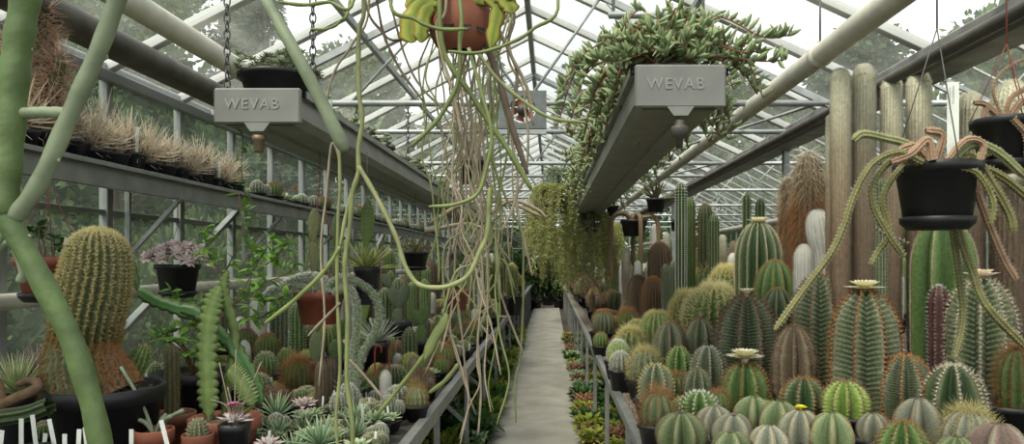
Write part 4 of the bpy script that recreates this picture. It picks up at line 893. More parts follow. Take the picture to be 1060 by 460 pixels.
# snow white cactus, club shaped
Y = 4.45; zb = BZ; x = (852 - VX) / F * Y; HERO_XY.append((x, Y, .08))
zz = lambda py, Y: EYE - (py - VY) / F * Y
gb, gs = G(), G(); r_ = 12.5 / F * Y
cactus(gb, gs, [(.03, 0, .14, r_ * .6), (.02, 0, .45, r_ * .62), (.01, 0, .62, r_ * .66), (0, 0, zz(262, Y) - zb - .02, r_ * .8), (-.02, 0, zz(245, Y) - zb, r_ * 1.0), (-.03, 0, zz(230, Y) - zb, r_ * .95), (-.04, 0, zz(221, Y) - zb, r_ * .6), (-.042, 0, zz(218, Y) - zb, r_ * .05)], ribs=20, depth=.05, nu=50, step=.012, nsp=7, sl=.014, sw=.0008)
place([pot_parts('square', .08, .16), ('stem', gb.mesh('stem', M_sp_wh)), ('wool', gs.mesh('wool', M_sp_wh))], 'snow_white_cactus', 'club-shaped snow-white woolly cactus in front of the tall columns', 'cactus', (x, Y, BZ + .001))
# shaggy brown cactus with pale hair
def shaggy(px, yt, w, Y, label, n=2600, hl=.10, name='shaggy_columnar_cactus'):
    x = (px - VX) / F * Y; R = w / 2 / F * Y; tot = zz(yt, Y) - BZ; HERO_XY.append((x, Y, R * 1.2)); pH = .22
    gb, gs = G(), G(); cactus(gb, gs, col_path(R * .82, tot - pH, pH * .88), ribs=14, depth=.1, nu=40, step=.025, nsp=5, sl=.03, sw=.001)
    gh = G(); u = rng.random(n) ** .75; an = rng.uniform(0, 6.28, n); H = tot - pH
    top = np.clip((u - .86) / .14, 0, 1); rr = R * .82 * np.sqrt(1 - top ** 2 * .97)
    P = np.stack([rr * np.cos(an), rr * np.sin(an), pH + u * (H - R) + top * R * .9], 1); D = np.stack([np.cos(an), np.sin(an), -1.6 + .6 * rng.normal(size=n) + top * 1.2], 1) + rng.normal(size=(n, 3)) * .45
    V, Fq = straw_tpl(4, -1.0); scatter(gh, V, Fq, P, D, hl * rng.uniform(.5, 1.2, n), .0026, thick=hl * .25, h=u)
    return place([pot_parts('square', R * 1.1, pH), ('stem', gb.mesh('stem', M_brown)), ('spines', gs.mesh('spines', M_sp_or)), ('hair', gh.mesh('hair', M_hairh))], name, label, 'cactus', (x, Y, BZ + .001))
shaggy(837, 155, 34, 5.0, 'tall shaggy reddish brown cactus with a pale grey tuft of hair on top')
shaggy(815, 182, 18, 5.25, 'thinner shaggy brown column leaning against the tufted one', 1400, .07)
# middle distance columns on the right
hero(705, 189, 12, 6.3, 'column', 'tall_columnar_cactus', 'tall green column with white wool on its shoulder right of the two small hanging pots', ms=M_sp_wh, fw=.008)
hero(714, 205, 12, 6.6, 'column', 'tall_columnar_cactus', 'green column beside the white-shouldered one with orange spines down its side', ms=M_sp_or, mb=M_green)
hero(730, 211, 15, 6.9, 'column', 'tall_columnar_cactus', 'dark column with a brown spiny head behind the golden barrels', ms=M_sp_or, mb=M_dkgreen, nsp=9)
hero(739, 222, 11, 6.5, 'column', 'tall_columnar_cactus', 'dark green smooth column right of the brown-headed one', mb=M_dkgreen, nsp=2)
hero(748, 243, 8, 7.2, 'wool', 'tan_columnar_cactus', 'short tan column behind the yellow barrel')
hero(773, 201, 9, 7.4, 'column', 'tall_columnar_cactus', 'tall thin dark green ribbed column left above the cream-edged barrel', mb=M_dkgreen, ribs=7)
hero(787, 206, 10, 7.7, 'column', 'tall_columnar_cactus', 'thin green column right above the cream-edged barrel', mb=M_dkgreen, ribs=7)
hero(683, 252, 24, 7.2, 'barrel', 'brown_barrel_cactus', 'tall brown-spined barrel cactus under the small hanging pots', ms=M_sp_br, mb=M_brown, nsp=12, hr=3, ribs=20)
hero(698, 270, 10, 6.7, 'column', 'columnar_cactus', 'short pale green column in a clump below the tall white-shouldered column', mb=M_blue)
hero(689, 274, 9, 6.5, 'column', 'columnar_cactus', 'short pale green column left in the clump below the tall columns', mb=M_blue)
hero(648, 257, 9, 8.6, 'wool', 'white_woolly_cactus', 'distant column with a white head under the small hanging pot', ms=M_sp_wh)
hero(678, 232, 7, 9.6, 'wool', 'white_woolly_cactus', 'distant thin pure white column behind the brown barrel', mb=M_sp_wh, ms=M_sp_wh)
hero(690, 241, 7, 9.0, 'wool', 'white_woolly_cactus', 'distant thin white-tipped column right of the pure white one', ms=M_sp_wh)
hero(660, 270, 7, 8.0, 'wool', 'white_woolly_cactus', 'distant little white column left of the brown barrel', mb=M_sp_wh, ms=M_sp_wh)
hero(672, 274, 6, 8.0, 'wool', 'white_woolly_cactus', 'distant smallest white column directly left of the brown barrel', mb=M_sp_wh, ms=M_sp_wh)
hero(660, 286, 20, 7.4, 'barrel', 'brown_barrel_cactus', 'round brown cactus in the row before the white columns, left one', ms=M_sp_br, mb=M_brown, nsp=12)
hero(676, 288, 24, 6.9, 'barrel', 'brown_barrel_cactus', 'round brown cactus in the row before the white columns, right one', ms=M_sp_or, mb=M_brown, nsp=12)

# ---- left bench
def lefthero(*a, **k): return hero(*a, **k)
hero(308, 373, 30, 3.9, 'barrel', 'brown_spined_cactus', 'shaggy green cactus with long orange-brown spines below the hanging terracotta pot', ms=M_sp_or, sl=.05, nsp=9, ribs=16, maxpot=.22)
hero(275, 365, 24, 4.1, 'barrel', 'globular_cactus', 'round green cactus with pale spines left of the shaggy orange-spined one', ms=M_sp_pale, ribs=16)
hero(277, 346, 26, 4.6, 'barrel', 'globular_cactus', 'flattened round cactus with brown stripes at the left among the round ones', ms=M_sp_or, ribs=20, mb=M_green)
hero(254, 341, 26, 4.7, 'barrel', 'brown_spined_cactus', 'reddish brown spiny cactus behind the flat green stem', ms=M_sp_br, nsp=11)
hero(297, 361, 21, 4.35, 'barrel', 'globular_cactus', 'small green globe with tidy yellow spines behind the shaggy one', ribs=16, ms=M_sp_gold)
hero(318, 363, 19, 4.45, 'barrel', 'globular_cactus', 'small yellowish green globe right behind the shaggy one', ribs=18, mb=M_ylgreen)
hero(280, 388, 34, 3.45, 'mamm', 'brown_clumping_cactus', 'low brown clump of cactus heads in a black bowl at lower left', mb=M_brown, ms=M_sp_br, heads=[(0, 0, .6), (.6, .1, .5), (-.6, .1, .55), (.1, .6, .5), (0, -.6, .5), (.5, -.5, .45)], pot='black', potR=.11)
hero(289, 305, 18, 5.2, 'column', 'columnar_cactus', 'bluish column directly left of the hanging terracotta pot', mb=M_blue, ribs=12)
hero(308, 314, 16, 4.6, 'column', 'columnar_cactus', 'green-brown spiny column under the left rim of the terracotta pot', ms=M_sp_wh, mb=M_green)
hero(398, 299, 15, 5.3, 'column', 'columnar_cactus', 'dark green spineless column right of the white-haired arms', mb=M_dkgreen, nsp=3)
hero(412, 289, 14, 5.7, 'column', 'columnar_cactus', 'dark green column beside the blue prickly pear pads', mb=M_dkgreen, nsp=3)
hero(424, 340, 16, 4.7, 'column', 'columnar_cactus', 'thick dark column in front of the blue prickly pear', mb=M_dkgreen, nsp=3)
hero(431, 400, 24, 3.6, 'mamm', 'brown_spined_cactus', 'round brownish pink pincushion cactus near the left bench rail', mb=M_pgreen, ms=M_sp_or, hr=2.1, nsp=9)
hero(408, 379, 28, 4.1, 'barrel', 'globular_cactus', 'broad green globe with curved pale spines near the red plastic hooks', ribs=20, ms=M_sp_pale)
hero(425, 366, 22, 4.5, 'mamm', 'globular_cactus', 'yellow-green fuzzy globe behind the broad green one', mb=M_ylgreen, ms=M_sp_gold)
hero(390, 377, 18, 4.3, 'mamm', 'globular_cactus', 'yellowish cactus ball between the red plastic hooks', mb=M_ylgreen, ms=M_sp_gold)
hero(440, 379, 26, 4.15, 'mamm', 'brown_clumping_cactus', 'flat reddish brown cactus clump along the left rail', mb=M_brown, ms=M_sp_br, heads=[(0, 0, .7), (.7, .2, .6), (-.7, .1, .6), (0, -.7, .6)])
hero(228, 108 + 190, 14, 5.0, 'column', 'columnar_cactus', 'grey-green column behind the leafy shrub', mb=M_blue, ribs=9)
hero(530, 273, 12, 10.5, 'barrel', 'barrel_cactus', 'distant round green cactus nearest the path on the left', ribs=20)
hero(514, 270, 14, 10.0, 'barrel', 'barrel_cactus', 'distant orange banded round cactus left of the green one near the path', ribs=16, ms=M_sp_or)
hero(497, 302 - 14, 6, 8.0, 'wool', 'white_woolly_cactus', 'distant thin white column near the path on the left', mb=M_sp_wh, ms=M_sp_wh)
def at(px, Y, r, z=BZ + .001):
    x = (px - VX) / F * Y; HERO_XY.append((x, Y, r)); return (x, Y, z)
place(opuntia(.20, [(-1, .45, 1.0, 0, .1), (0, .42, .95, .12, .2), (1, .40, .95, -.12, 0), (2, .36, .95, -.1, .3), (3, .40, 1.05, .05, .1), (1, .4, .9, .55, .4), (5, .36, 1.0, .1, .9), (6, .36, 1.0, -.05, .7)], M_pgreen, potH=.2, potR=.12),
      'prickly_pear', 'tall grey-green prickly pear with oval pads left of the hanging terracotta pot strings', 'cactus', at(327, 4.3, .14))
place(opuntia(.23, [(-1, .4, 1.0, .05, .3), (0, .4, 1.0, .05, .2), (1, .42, 1.2, .04, .3), (2, .42, 1.35, .06, .1), (1, .35, .9, -.45, 1.2)], M_ylgreen, potH=.2, potR=.12, ms=M_sp_gold),
      'prickly_pear', 'tall dotted yellow-green prickly pear with long pads under the trough', 'cactus', at(373, 4.5, .14))
place(opuntia(.15, [(-1, .55, 1.0, 0, .1), (0, .6, 1.1, -.3, .2), (0, .65, 1.25, .35, .3), (1, .5, .8, -.6, .2)], M_blue, potH=.36, potR=.1), 'prickly_pear', 'blue-grey prickly pear with fat oval pads beside the dark columns', 'cactus', at(412, 5.2, .12))
place(opuntia(.14, [(-1, .6, 1.0, 0, .1), (0, .6, 1.0, .2, .2), (0, .55, .9, -.5, .3)], M_green, potH=.26, potR=.1), 'prickly_pear', 'green prickly pear with round pads right of the thick dark column', 'cactus', at(436, 4.9, .12))
place(opuntia(.14, [(-1, .8, 1.0, 0, .4), (0, .75, .9, .3, .5)], M_green, potH=.22, potR=.1), 'prickly_pear', 'green round-padded prickly pear under the hanging terracotta pot', 'cactus', at(349, 4.3, .1))
place(aloe(.16, mat('white_edged_leaf', SPH((.22, .27, .2), (.6, .62, .55))), n=50, potH=.30, wd=.06), 'spiky_white_rosette', 'star-shaped whitish spiky rosette right of the white-haired arms', 'succulent', at(391, 4.4, .1), s=1.0)

# golden crested cactus in the big black pot
Y = 2.6; x, _, _ = at(110, Y, .27); rim = zz(399, Y); zp = BZ + .001
def q(px, py, w): return ((px - VX) / F * Y - x, 0, zz(py, Y) - zp, w / 2 / F * Y)
gb, gs = G(), G()
P1 = [q(90, 405, 80), q(83, 378, 66), (*q(83, 352, 62)[:1], .03, *q(83, 352, 62)[2:]), q(91, 328, 64), q(97, 300, 66), q(101, 272, 60), q(101, 255, 52), q(101, 244, 36), q(101, 237, 4)]
cactus(gb, gs, P1, ribs=26, depth=.14, p=1, nu=90, step=.0125, nsp=11, sl=.018, sw=.0016, spread=1.0, tuber=.05)
gb2, gs2 = G(), G(); P2 = [q(124, 405, 40), q(115, 388, 36), q(107, 368, 28), q(104, 352, 6)]
cactus(gb2, gs2, P2, ribs=18, depth=.12, p=1, nu=40, step=.011, nsp=11, sl=.024, sw=.0016, tuber=.05)
place([pot_parts('black', 53 / F * Y, rim - zp), ('stem', gb.mesh('stem', M_ccrest)), ('spines', gs.mesh('spines', M_sp_goldh)), ('basal_shoot', gb2.mesh('basal_shoot', M_brown), [('spines', gs2.mesh('spines', M_sp_or))])],
      'golden_spined_cactus', 'massive bulging cactus with rows of golden spines in a big black tub', 'cactus', (x, Y, zp))
gb, gs = G(), G()
gy = 2.78; xx = (146 - VX) / F * gy; base = rim - .03; top = zz(356, gy)
cactus(gb, gs, [(0, 0, 0, .022), (.02, 0, .05, .034), (.045, 0, (top - base) * .6, .036), (.065, 0, (top - base) * .92, .026), (.07, 0, top - base, .002)], ribs=11, depth=.14, nu=30, step=.014, nsp=6, sl=.012, sw=.0008)
place([('stem', gb.mesh('stem', M_green)), ('spines', gs.mesh('spines', M_sp_gold))], 'leaning_ribbed_cactus', 'small green ribbed cactus leaning to the right in the big black tub', 'cactus', (xx - .02, gy - .06, base))
# second black tub with broad leaves
Y = 3.25; x, _, _ = at(200, Y, .18); rim2 = zz(384, Y); g = G(); gs_ = G()
cz = rim2 - zp
for k in range(9):
    a = k * 2.4; e = np.array([.11 * math.cos(a), .08 * math.sin(a), cz + .03 + .13 * ((k * 37 % 10) / 10)]); tube(gs_, smoothpath([(0, 0, cz - .03), (e[0] * .4, e[1] * .4, e[2] * .6 + cz * .4), e], 6), .005, 6)
    D = np.array([[math.cos(b) * 1.0, math.sin(b) * 1.0, .35] for b in np.arange(6) * 1.05 + k]); scatter(g, LEAFB[0], LEAFB[1], np.tile(e, (6, 1)), D, .085, .04)
place([pot_parts('black', 38 / F * Y, rim2 - zp), ('stems', gs_.mesh('stems', M_wood)), ('leaves', g.mesh('leaves', M_leaf))], 'leafy_potted_shrub', 'bright green broad-leaved shrub in the black tub behind the flat stems', 'plant', (x, Y, zp))

def flatstem(g, P, wmax, th=.006, teeth=10, amp=.12, tw=0.0, wprof=None, face=(0, -1, 0)):
    """Leaf-like flattened stem with scalloped edges along P; face: the way its broad side looks."""
    P = np.asarray(P, float); k = len(P); T = np.gradient(P, axis=0); T /= np.linalg.norm(T, axis=1)[:, None]
    n = np.array(face, float); n = n - (T @ n)[:, None] * T; n /= np.linalg.norm(n, axis=1)[:, None]; S = np.cross(T, n)
    u = np.linspace(0, 1, k); w = wmax / 2 * (np.clip(np.minimum(u * 8, (1 - u) * 6), .08, 1) ** .5 if wprof is None else np.interp(u, *wprof)) * (1 + amp * np.abs(np.sin(u * math.pi * teeth)) - amp * .5)
    cols = [(-1, 0, 1), (-.5, 1.2, .6), (0, 3.2, 0), (.5, 1.2, .6), (1, 0, 1), (.5, -1.2, .6), (0, -3.2, 0), (-.5, -1.2, .6)]
    V = np.stack([P + S * (w * c[0])[:, None] + n * (th / 2 * c[1] / 1.6) for c in cols], 1); na = 8
    i, j = np.meshgrid(np.arange(k - 1), np.arange(na), indexing='ij'); j2 = (j + 1) % na
    g.add(V.reshape(-1, 3), np.stack([i * na + j, i * na + j2, (i + 1) * na + j2, (i + 1) * na + j], -1).reshape(-1, 4), np.tile([1, .6, 0, .6, 1, .6, 0, .6], k), np.repeat(u, na))
def pp(pts, Y, n=None, org=(0, 0, 0)):
    """Points (px,py[,Y]) -> smooth world path, relative to org."""
    A = np.array([W(p[0], p[1], p[2] if len(p) > 2 else Y) for p in pts]) - np.array(org)
    return smoothpath(A, n or 6 * len(pts))
# flat stemmed cactus in terracotta
Y = 2.8; x, y_, _ = at(233, Y, .13); o_ = (x, Y, zp); rim3 = zz(431, Y)
parts = [pot_parts('terra', 34 / F * Y, rim3 - zp)]
for pts, w, yy in (([(216, 432), (215, 400), (214, 360), (219, 320), (228, 296)], 21, 2.78), ([(231, 432), (236, 395), (243, 350), (232, 300), (236, 280)], 10, 2.85), ([(262, 420), (252, 400), (243, 388), (236, 384)], 22, 2.75)):
    g = G(); P = pp(pts, yy, 170, o_); 
    if w == 22: P[0] = (0.02, 0, rim3 - zp - .02)
    P[0][2] = min(P[0][2], rim3 - zp - .01); flatstem(g, P, w / F * yy, .005, 17, .3); parts.append(('flat_stem', g.mesh('flat_stem', M_epi)))
place(parts, 'flat_stemmed_cactus', 'tall flat light green stem with scalloped edges in a terracotta pot', 'cactus', o_)
# small terracotta pots
def potted(px, rimy, w, Y, kind, extra, name, label, cat='cactus'):
    x, y_, _ = at(px, Y, w / 2 / F * Y); rz_ = zz(rimy, Y); H = rz_ - zp
    return place([pot_parts(kind, w / 2 / F * Y, H)] + extra(H), name, label, cat, (x, Y, zp))
def ex_col(R, Hc, mb, ms, **k):
    def f(H):
        gb, gs = G(), G(); cactus(gb, gs, col_path(R, Hc, H * .88, taper=.95), ribs=k.get('ribs', 9), depth=.16, nu=40, step=.016, nsp=6, sl=.012, sw=.0008); return [('stem', gb.mesh('stem', mb)), ('spines', gs.mesh('spines', ms))]
    return f
potted(178, 427, 44, 2.95, 'terra', ex_col(.030, .30, mat('olive_corky_skin', SPH((.05, .055, .02), (.14, .13, .06)), namt=.4, nscale=90), M_sp_br), 'old_columnar_cactus', 'olive-brown corky little column in a terracotta pot before the black tub')
def ex_fing(H):
    g = G()
    for a, l in ((2.6, .12), (.4, .10), (1.2, .07), (-.5, .08), (3.6, .06)):
        tube(g, smoothpath([(0, 0, H * .88), (.5 * l * math.cos(a), .3 * l * math.sin(a), H + l * .35), (l * math.cos(a), .5 * l * math.sin(a), H + l * .6)], 8), np.linspace(.006, .009, 8), 8)
    tube(g, smoothpath([(0, 0, H * .88), (-.05, 0, H + .1), (-.12, 0, H + .22)], 8), .006, 8)
    return [('stems', g.mesh('stems', M_stemb))]
potted(160, 444, 36, 2.55, 'terra', ex_fing, 'finger_stemmed_succulent', 'grey-green finger-like stems in a small terracotta pot near the bottom left', 'succulent')
def ex_warty(H):
    gb, gs = G(), G(); cactus(gb, gs, globe_path(.034, .075, z0=H * .88), ribs=13, depth=.14, nu=24, step=.011, nsp=5, sl=.010, sw=.0008, tuber=.12); return [('stem', gb.mesh('stem', M_ccrest)), ('spines', gs.mesh('spines', M_sp_pale))]
potted(205, 449, 30, 2.5, 'terra', ex_warty, 'warty_cactus', 'small warty green cactus ball at the bottom in front of the flat stem pot')
# pale spiky plants at far left
Y = 2.75; place(aloe(.17, mat('pale_green_spiky_leaf', SPH((.25, .32, .12), (.5, .52, .3)), namt=.2), n=70, pot='black', potH=zz(408, Y) - zp, wd=.05), 'spiky_rosette_plant', 'pale green and cream spiky rosette at the left edge beside the big tub', 'succulent', at(18, Y, .14))
place(aloe(.13, mat('pinkish_spiky_leaf', SPH((.3, .18, .2), (.45, .28, .32)), namt=.2), n=40, pot='black', potH=zz(385, 3.1) - zp, wd=.05), 'pinkish_spiky_plant', 'pinkish thin-leaved spiky plant behind the pale rosette at far left', 'succulent', at(40, 3.1, .12))
g = G(); Pq = pp([(-25, 440), (0, 433), (30, 428), (52, 420)], 2.35, 24); gs_ = G(); cactus(g, gs_, np.hstack([Pq, np.full((24, 1), .028)]), ribs=7, depth=.25, nu=30, step=.03, nsp=3, sl=.006, sw=.0006)
o = tag(link('lying_cactus_stem', g.mesh('stem', M_dkgreen)), 'dark green ribbed cactus stem lying sideways at the bottom left behind the white labels', 'cactus'); link('spines', gs_.mesh('spines', M_sp_br), o)
g = G(); tube(g, pp([(-20, 432, 2.45), (-2, 422, 2.45), (18, 412, 2.42), (38, 402, 2.42), (34, 394, 2.45), (20, 398, 2.5)], 2.4, 30), np.linspace(.024, .012, 30), 8); tube(g, pp([(2, 420, 2.44), (-2, 398, 2.46), (-12, 385, 2.48)], 2.4, 10), np.linspace(.018, .012, 10), 8)
tag(link('gnarled_branch', g.mesh('branch', M_wood)), 'gnarled brown woody branch curling at the left edge above the lying green stem', 'branch')
# row of white labels, each stuck in a small black pot
for k, (px, py, ln) in enumerate([(22, 437, .0), (36, 433, -.12), (55, 437, -.2), (45, 452, .1), (67, 453, .0), (81, 448, .05), (136, 448, .0), (112, 446, .0), (0, 449, .1), (172, 438, -.25), (90, 446, -.1)]):
    Y = 2.2 + .05 * (k % 4); x, y_, z_ = W(px, py, Y)
    g = G(); c, s_ = math.cos(ln), math.sin(ln); box(g, (0, 0, -.055), (.0145, .002, .13), rot=[[c, 0, s_], [0, 1, 0], [-s_, 0, c]], bevel=.0005)
    H = z_ - .085 - zp
    r = place([pot_parts('square', .034, H), ], 'small_pot_with_label', 'small black pot carrying a white plant label in the row at the bottom left', 'plant pot', (x, Y, zp), 0, 1, 'labelled pots at the bottom left'); HERO_XY.append((x, Y, .035))
    t = link('name_tag', g.mesh('name_tag', M_tag, False), r); t.location = (0, 0, z_ - zp)
# leafy shrub with thin branches
Y = 3.5; x, y_, _ = at(222, 3.55, .10); o_ = (x, 3.55, zp); g = G(); gl = G()
tw = [[(222, 420), (214, 370), (212, 330), (232, 285), (250, 240), (247, 198)], [(213, 340), (240, 318), (270, 295), (298, 283), (308, 268)], [(214, 345), (245, 310), (268, 270), (282, 245)], [(212, 345), (196, 338), (172, 345), (160, 352)],
      [(240, 318), (262, 330), (285, 322)], [(250, 300), (275, 312), (300, 305)], [(232, 285), (215, 262), (212, 235)], [(268, 280), (290, 262), (294, 250)], [(213, 338), (190, 322), (176, 300)]]
for k, pl in enumerate(tw):
    P = pp(pl, 3.5 + .06 * math.sin(k * 2), 24, o_); tube(g, P, np.linspace(.0065 if k == 0 else .004, .002, 24), 6)
    n = 26; u = rng.uniform(.25, 1, n); Q = np.stack([np.interp(u, np.linspace(0, 1, 24), P[:, c]) for c in range(3)], 1)
    D = rng.normal(size=(n, 3)) * [1, .6, .5] + [0, -.1, .15]; scatter(gl, LEAF[0], LEAF[1], Q, D, rng.uniform(.05, .085, n), rng.uniform(.02, .032, n), roll=rng.uniform(-.6, .6, n))
place([pot_parts('black', .1, .2), ('branches', g.mesh('branches', M_wood)), ('leaves', gl.mesh('leaves', M_leaf))], 'twiggy_leafy_shrub', 'loose shrub with thin brown twigs and fresh green leaves left of the terracotta pot', 'plant', o_)
# climbing yellow-green vine hanging below the left trough front
g = G(); gl = G(); P = pp([(252, 140), (250, 175), (254, 205), (252, 240), (262, 265), (258, 300)], 3.1, 30); tube(g, P, .0022, 5)
n = 34; Q = P[rng.integers(0, 30, n)]; scatter(gl, LEAF[0], LEAF[1], Q, rng.normal(size=(n, 3)) * [1, .6, .6], rng.uniform(.03, .055, n), .028)
o = tag(link('trailing_vine', g.mesh('stem', M_leafd)), 'thin yellowish green vine dangling from the front end of the left trough', 'vine'); link('leaves', gl.mesh('leaves', M_leaf), o)

# pink flowering plant and dry stalks at the bottom, orange flower on the shelf
x, y_, _ = at(243, 2.55, .04); g = G()
for k in range(7): tube(g, smoothpath([(0, 0, .2), (.01 * (k - 3), 0, .28), (.03 * (k - 3), .01, .30 + .045 * ((k * 3) % 5))], 8), .0022, 5)
zf = zz(420, 2.55) - zp; g2 = G(); petals(g2, np.array([.0, -.01, zf]), .030, 9, .4, 2, .55)
place(rosette(.06, M_rose, n=24, potH=.22)[:2] + [('dry_stalks', g.mesh('dry_stalks', M_dry)), ('pink_flower', g2.mesh('pink_flower', M_flp))], 'pink_flowering_succulent', 'small pinkish rosette with a magenta pink flower at the bottom right of the flat stems', 'succulent', (x, 2.55, zp))
# ================================================================== HANGING POTS
def string(g, a, b, r=.0016): tube(g, np.array([a, (np.array(a) + b) / 2 + [0, 0, -.0], b]), r, 5)
def hangpot(px, rimy, w, Y, H, kind, ztop, name, label, plant, sm_=M_darkst, cat='plant', join=None, straps=3, sq=False, tray=False):
    """A hanging pot whose rim is at (px, rimy); plant(R) returns its plant parts about the rim centre (z=0)."""
    x, y_, zr = W(px, rimy, Y); R = w / 2 / F * Y; g = G(); k = -1 if H is None else 1
    pt = pot_parts(kind, R, H)
    r = empty(name, (x, Y, zr - H)); tag(r, label, cat)
    p = link('pot', pt[1], r)
    for q_ in pt[2]: link(q_[0], q_[1], p)
    if tray:
        g = G(); lathe(g, [(.001, -R * .26), (R * .70, -R * .26), (R * .86, -R * .10), (R * .88, R * .04), (R * .84, R * .06), (R * .79, -R * .02), (R * .001, -R * .02)], 28); link('drip_saucer', g.mesh('saucer', M_black), p)
    jz = (join if join is not None else min(ztop - .05, zr + .35)) - (zr - H)
    g = G()
    for a in range(straps):
        an = a * 2 * math.pi / straps + .5; string(g, (R * math.cos(an), R * math.sin(an), H), (0, 0, jz), .0018)
    string(g, (0, 0, jz), (0, 0, ztop - (zr - H)), .0026); link('hanger', g.mesh('hanger', sm_), r)
    for q_ in plant(R):
        c = link(q_[0], q_[1], r); c.location = (0, 0, H * .9)
        for s_ in (q_[2] if len(q_) > 2 else []): link(s_[0], s_[1], c)
    return r
def rel(px, rimy, Y, H): x, y_, z = W(px, rimy, Y); return np.array([x, Y, z - .1 * H])
def stems(polys, org, mat_, name='stem', na=7, ribs=0):
    """One part per stem; polys: (points (px,py[,Y]), Y, width px[, material])."""
    out = []
    for pl in polys:
        pts, Y, w = pl[:3]; m = pl[3] if len(pl) > 3 else mat_
        P = pp(pts, Y, max(10, 6 * len(pts)), org); g = G(); r = w / 2 / F * Y; k = len(P)
        R = np.full(k, r); R[-1] *= .55; R[-2] *= .85
        joint = 1 + .10 * np.cos(np.arange(k) * 1.05)
        if ribs:
            gs_ = G(); cactus(g, gs_, np.hstack([P, (R * 1.1)[:, None]]), ribs=ribs, depth=.3, nu=k * 3, step=.011, nsp=4, sl=.005, sw=.0006, tuber=.05); out.append((name, g.mesh(name, m), [('spines', gs_.mesh('spines', M_sp_pale))]))
        else: tube(g, P, R * joint, na); out.append((name, g.mesh(name, m)))
    return out
# pink grey echeveria basket
def pl_ech(R):
    g = G()
    for k in range(22):
        a = k * 2.4; d = R * 1.42 * math.sqrt((k + .3) / 22); c = np.array([d * math.cos(a), d * math.sin(a), .02 + .085 * (1 - (d / R / 1.5) ** 2) + .01 * (k % 3)])
        ax = c * [1.3, 1.3, .6] + [0, -.02, .07]; ax /= np.linalg.norm(ax); u1 = np.cross(ax, [0, .3, 1.0]) + [1e-3, 0, 0]; u1 /= np.linalg.norm(u1); u2 = np.cross(ax, u1)
        n = 20; kk = np.arange(n); an = kk * 2.39996; el = .05 + 1.2 * kk / n; D = np.outer(np.cos(an) * np.cos(el), u1) + np.outer(np.sin(an) * np.cos(el), u2) + np.outer(np.sin(el), ax)
        scatter(g, FAT[0], FAT[1], np.tile(c, (n, 1)), D, .054 * (1.1 - .5 * kk / n), .038, thick=.009)
    return [('rosettes', g.mesh('rosettes', M_rose))]
hangpot(184, 274, 42, 3.99, .155, 'black', 1.955, 'hanging_basket', 'black hanging pot overflowing with pinkish grey rosettes below the left shelf', pl_ech, M_chain, tray=True, join=1.80)
# terracotta coloured trough pot at far left with small kalanchoe
def pl_kal(R):
    g = G(); gs_ = G()
    for k in range(9):
        a = k * 2.4; t_ = np.array([.08 * math.cos(a), .06 * math.sin(a), .06 + .10 * ((k * 3) % 7) / 7]); tube(gs_, smoothpath([(t_[0] * .6, t_[1] * .6, 0), (t_[0] * .7, t_[1], t_[2] * .5), t_], 7), .003, 5)
        n = 6; scatter(g, LEAFB[0], LEAFB[1], np.tile(t_, (n, 1)) - [0, 0, .01], rng.normal(size=(n, 3)) * [1, 1, .4] + [0, 0, .2], .045, .036)
    g2 = G(); box(g2, (R * .75, -R * .3, .035), (.022, .002, .12), rot=[[.97, 0, .22], [0, 1, 0], [-.22, 0, .97]])
    return [('stems', gs_.mesh('stems', M_wood)), ('leaves', g.mesh('leaves', M_leafd)), ('name_tag', g2.mesh('name_tag', M_tag, False))]
hangpot(50, 266, 60, 2.97, .155, 'redpl', 1.955, 'hanging_pot', 'reddish brown hanging pot with dark round-leaved succulents at the left edge', pl_kal, M_redpl, join=1.93, tray=True, straps=4)
# draped leafy cactus below it
o_ = W(97, 262, 2.9); parts = []
for pts, w in (([(92, 262), (98, 244), (117, 250), (132, 272), (143, 301)], 12), ([(143, 300), (160, 311), (182, 319), (205, 330)], 13), ([(184, 318), (206, 325), (228, 347), (244, 358)], 13),
               ([(236, 350), (250, 372), (262, 395), (270, 418)], 15), ([(92, 262), (88, 285), (84, 305), (92, 318), (106, 322)], 8)):
    g = G(); flatstem(g, pp(pts, 2.85, 34, o_), w / F * 2.85, .006, 7, .3, face=(.3, -1, .3)); parts.append(('strap_stem', g.mesh('strap_stem', M_epid)))
place(parts, 'strap_leaved_cactus', 'dark green notched strap-like stems arching across the golden cactus and the tubs', 'cactus', o_)
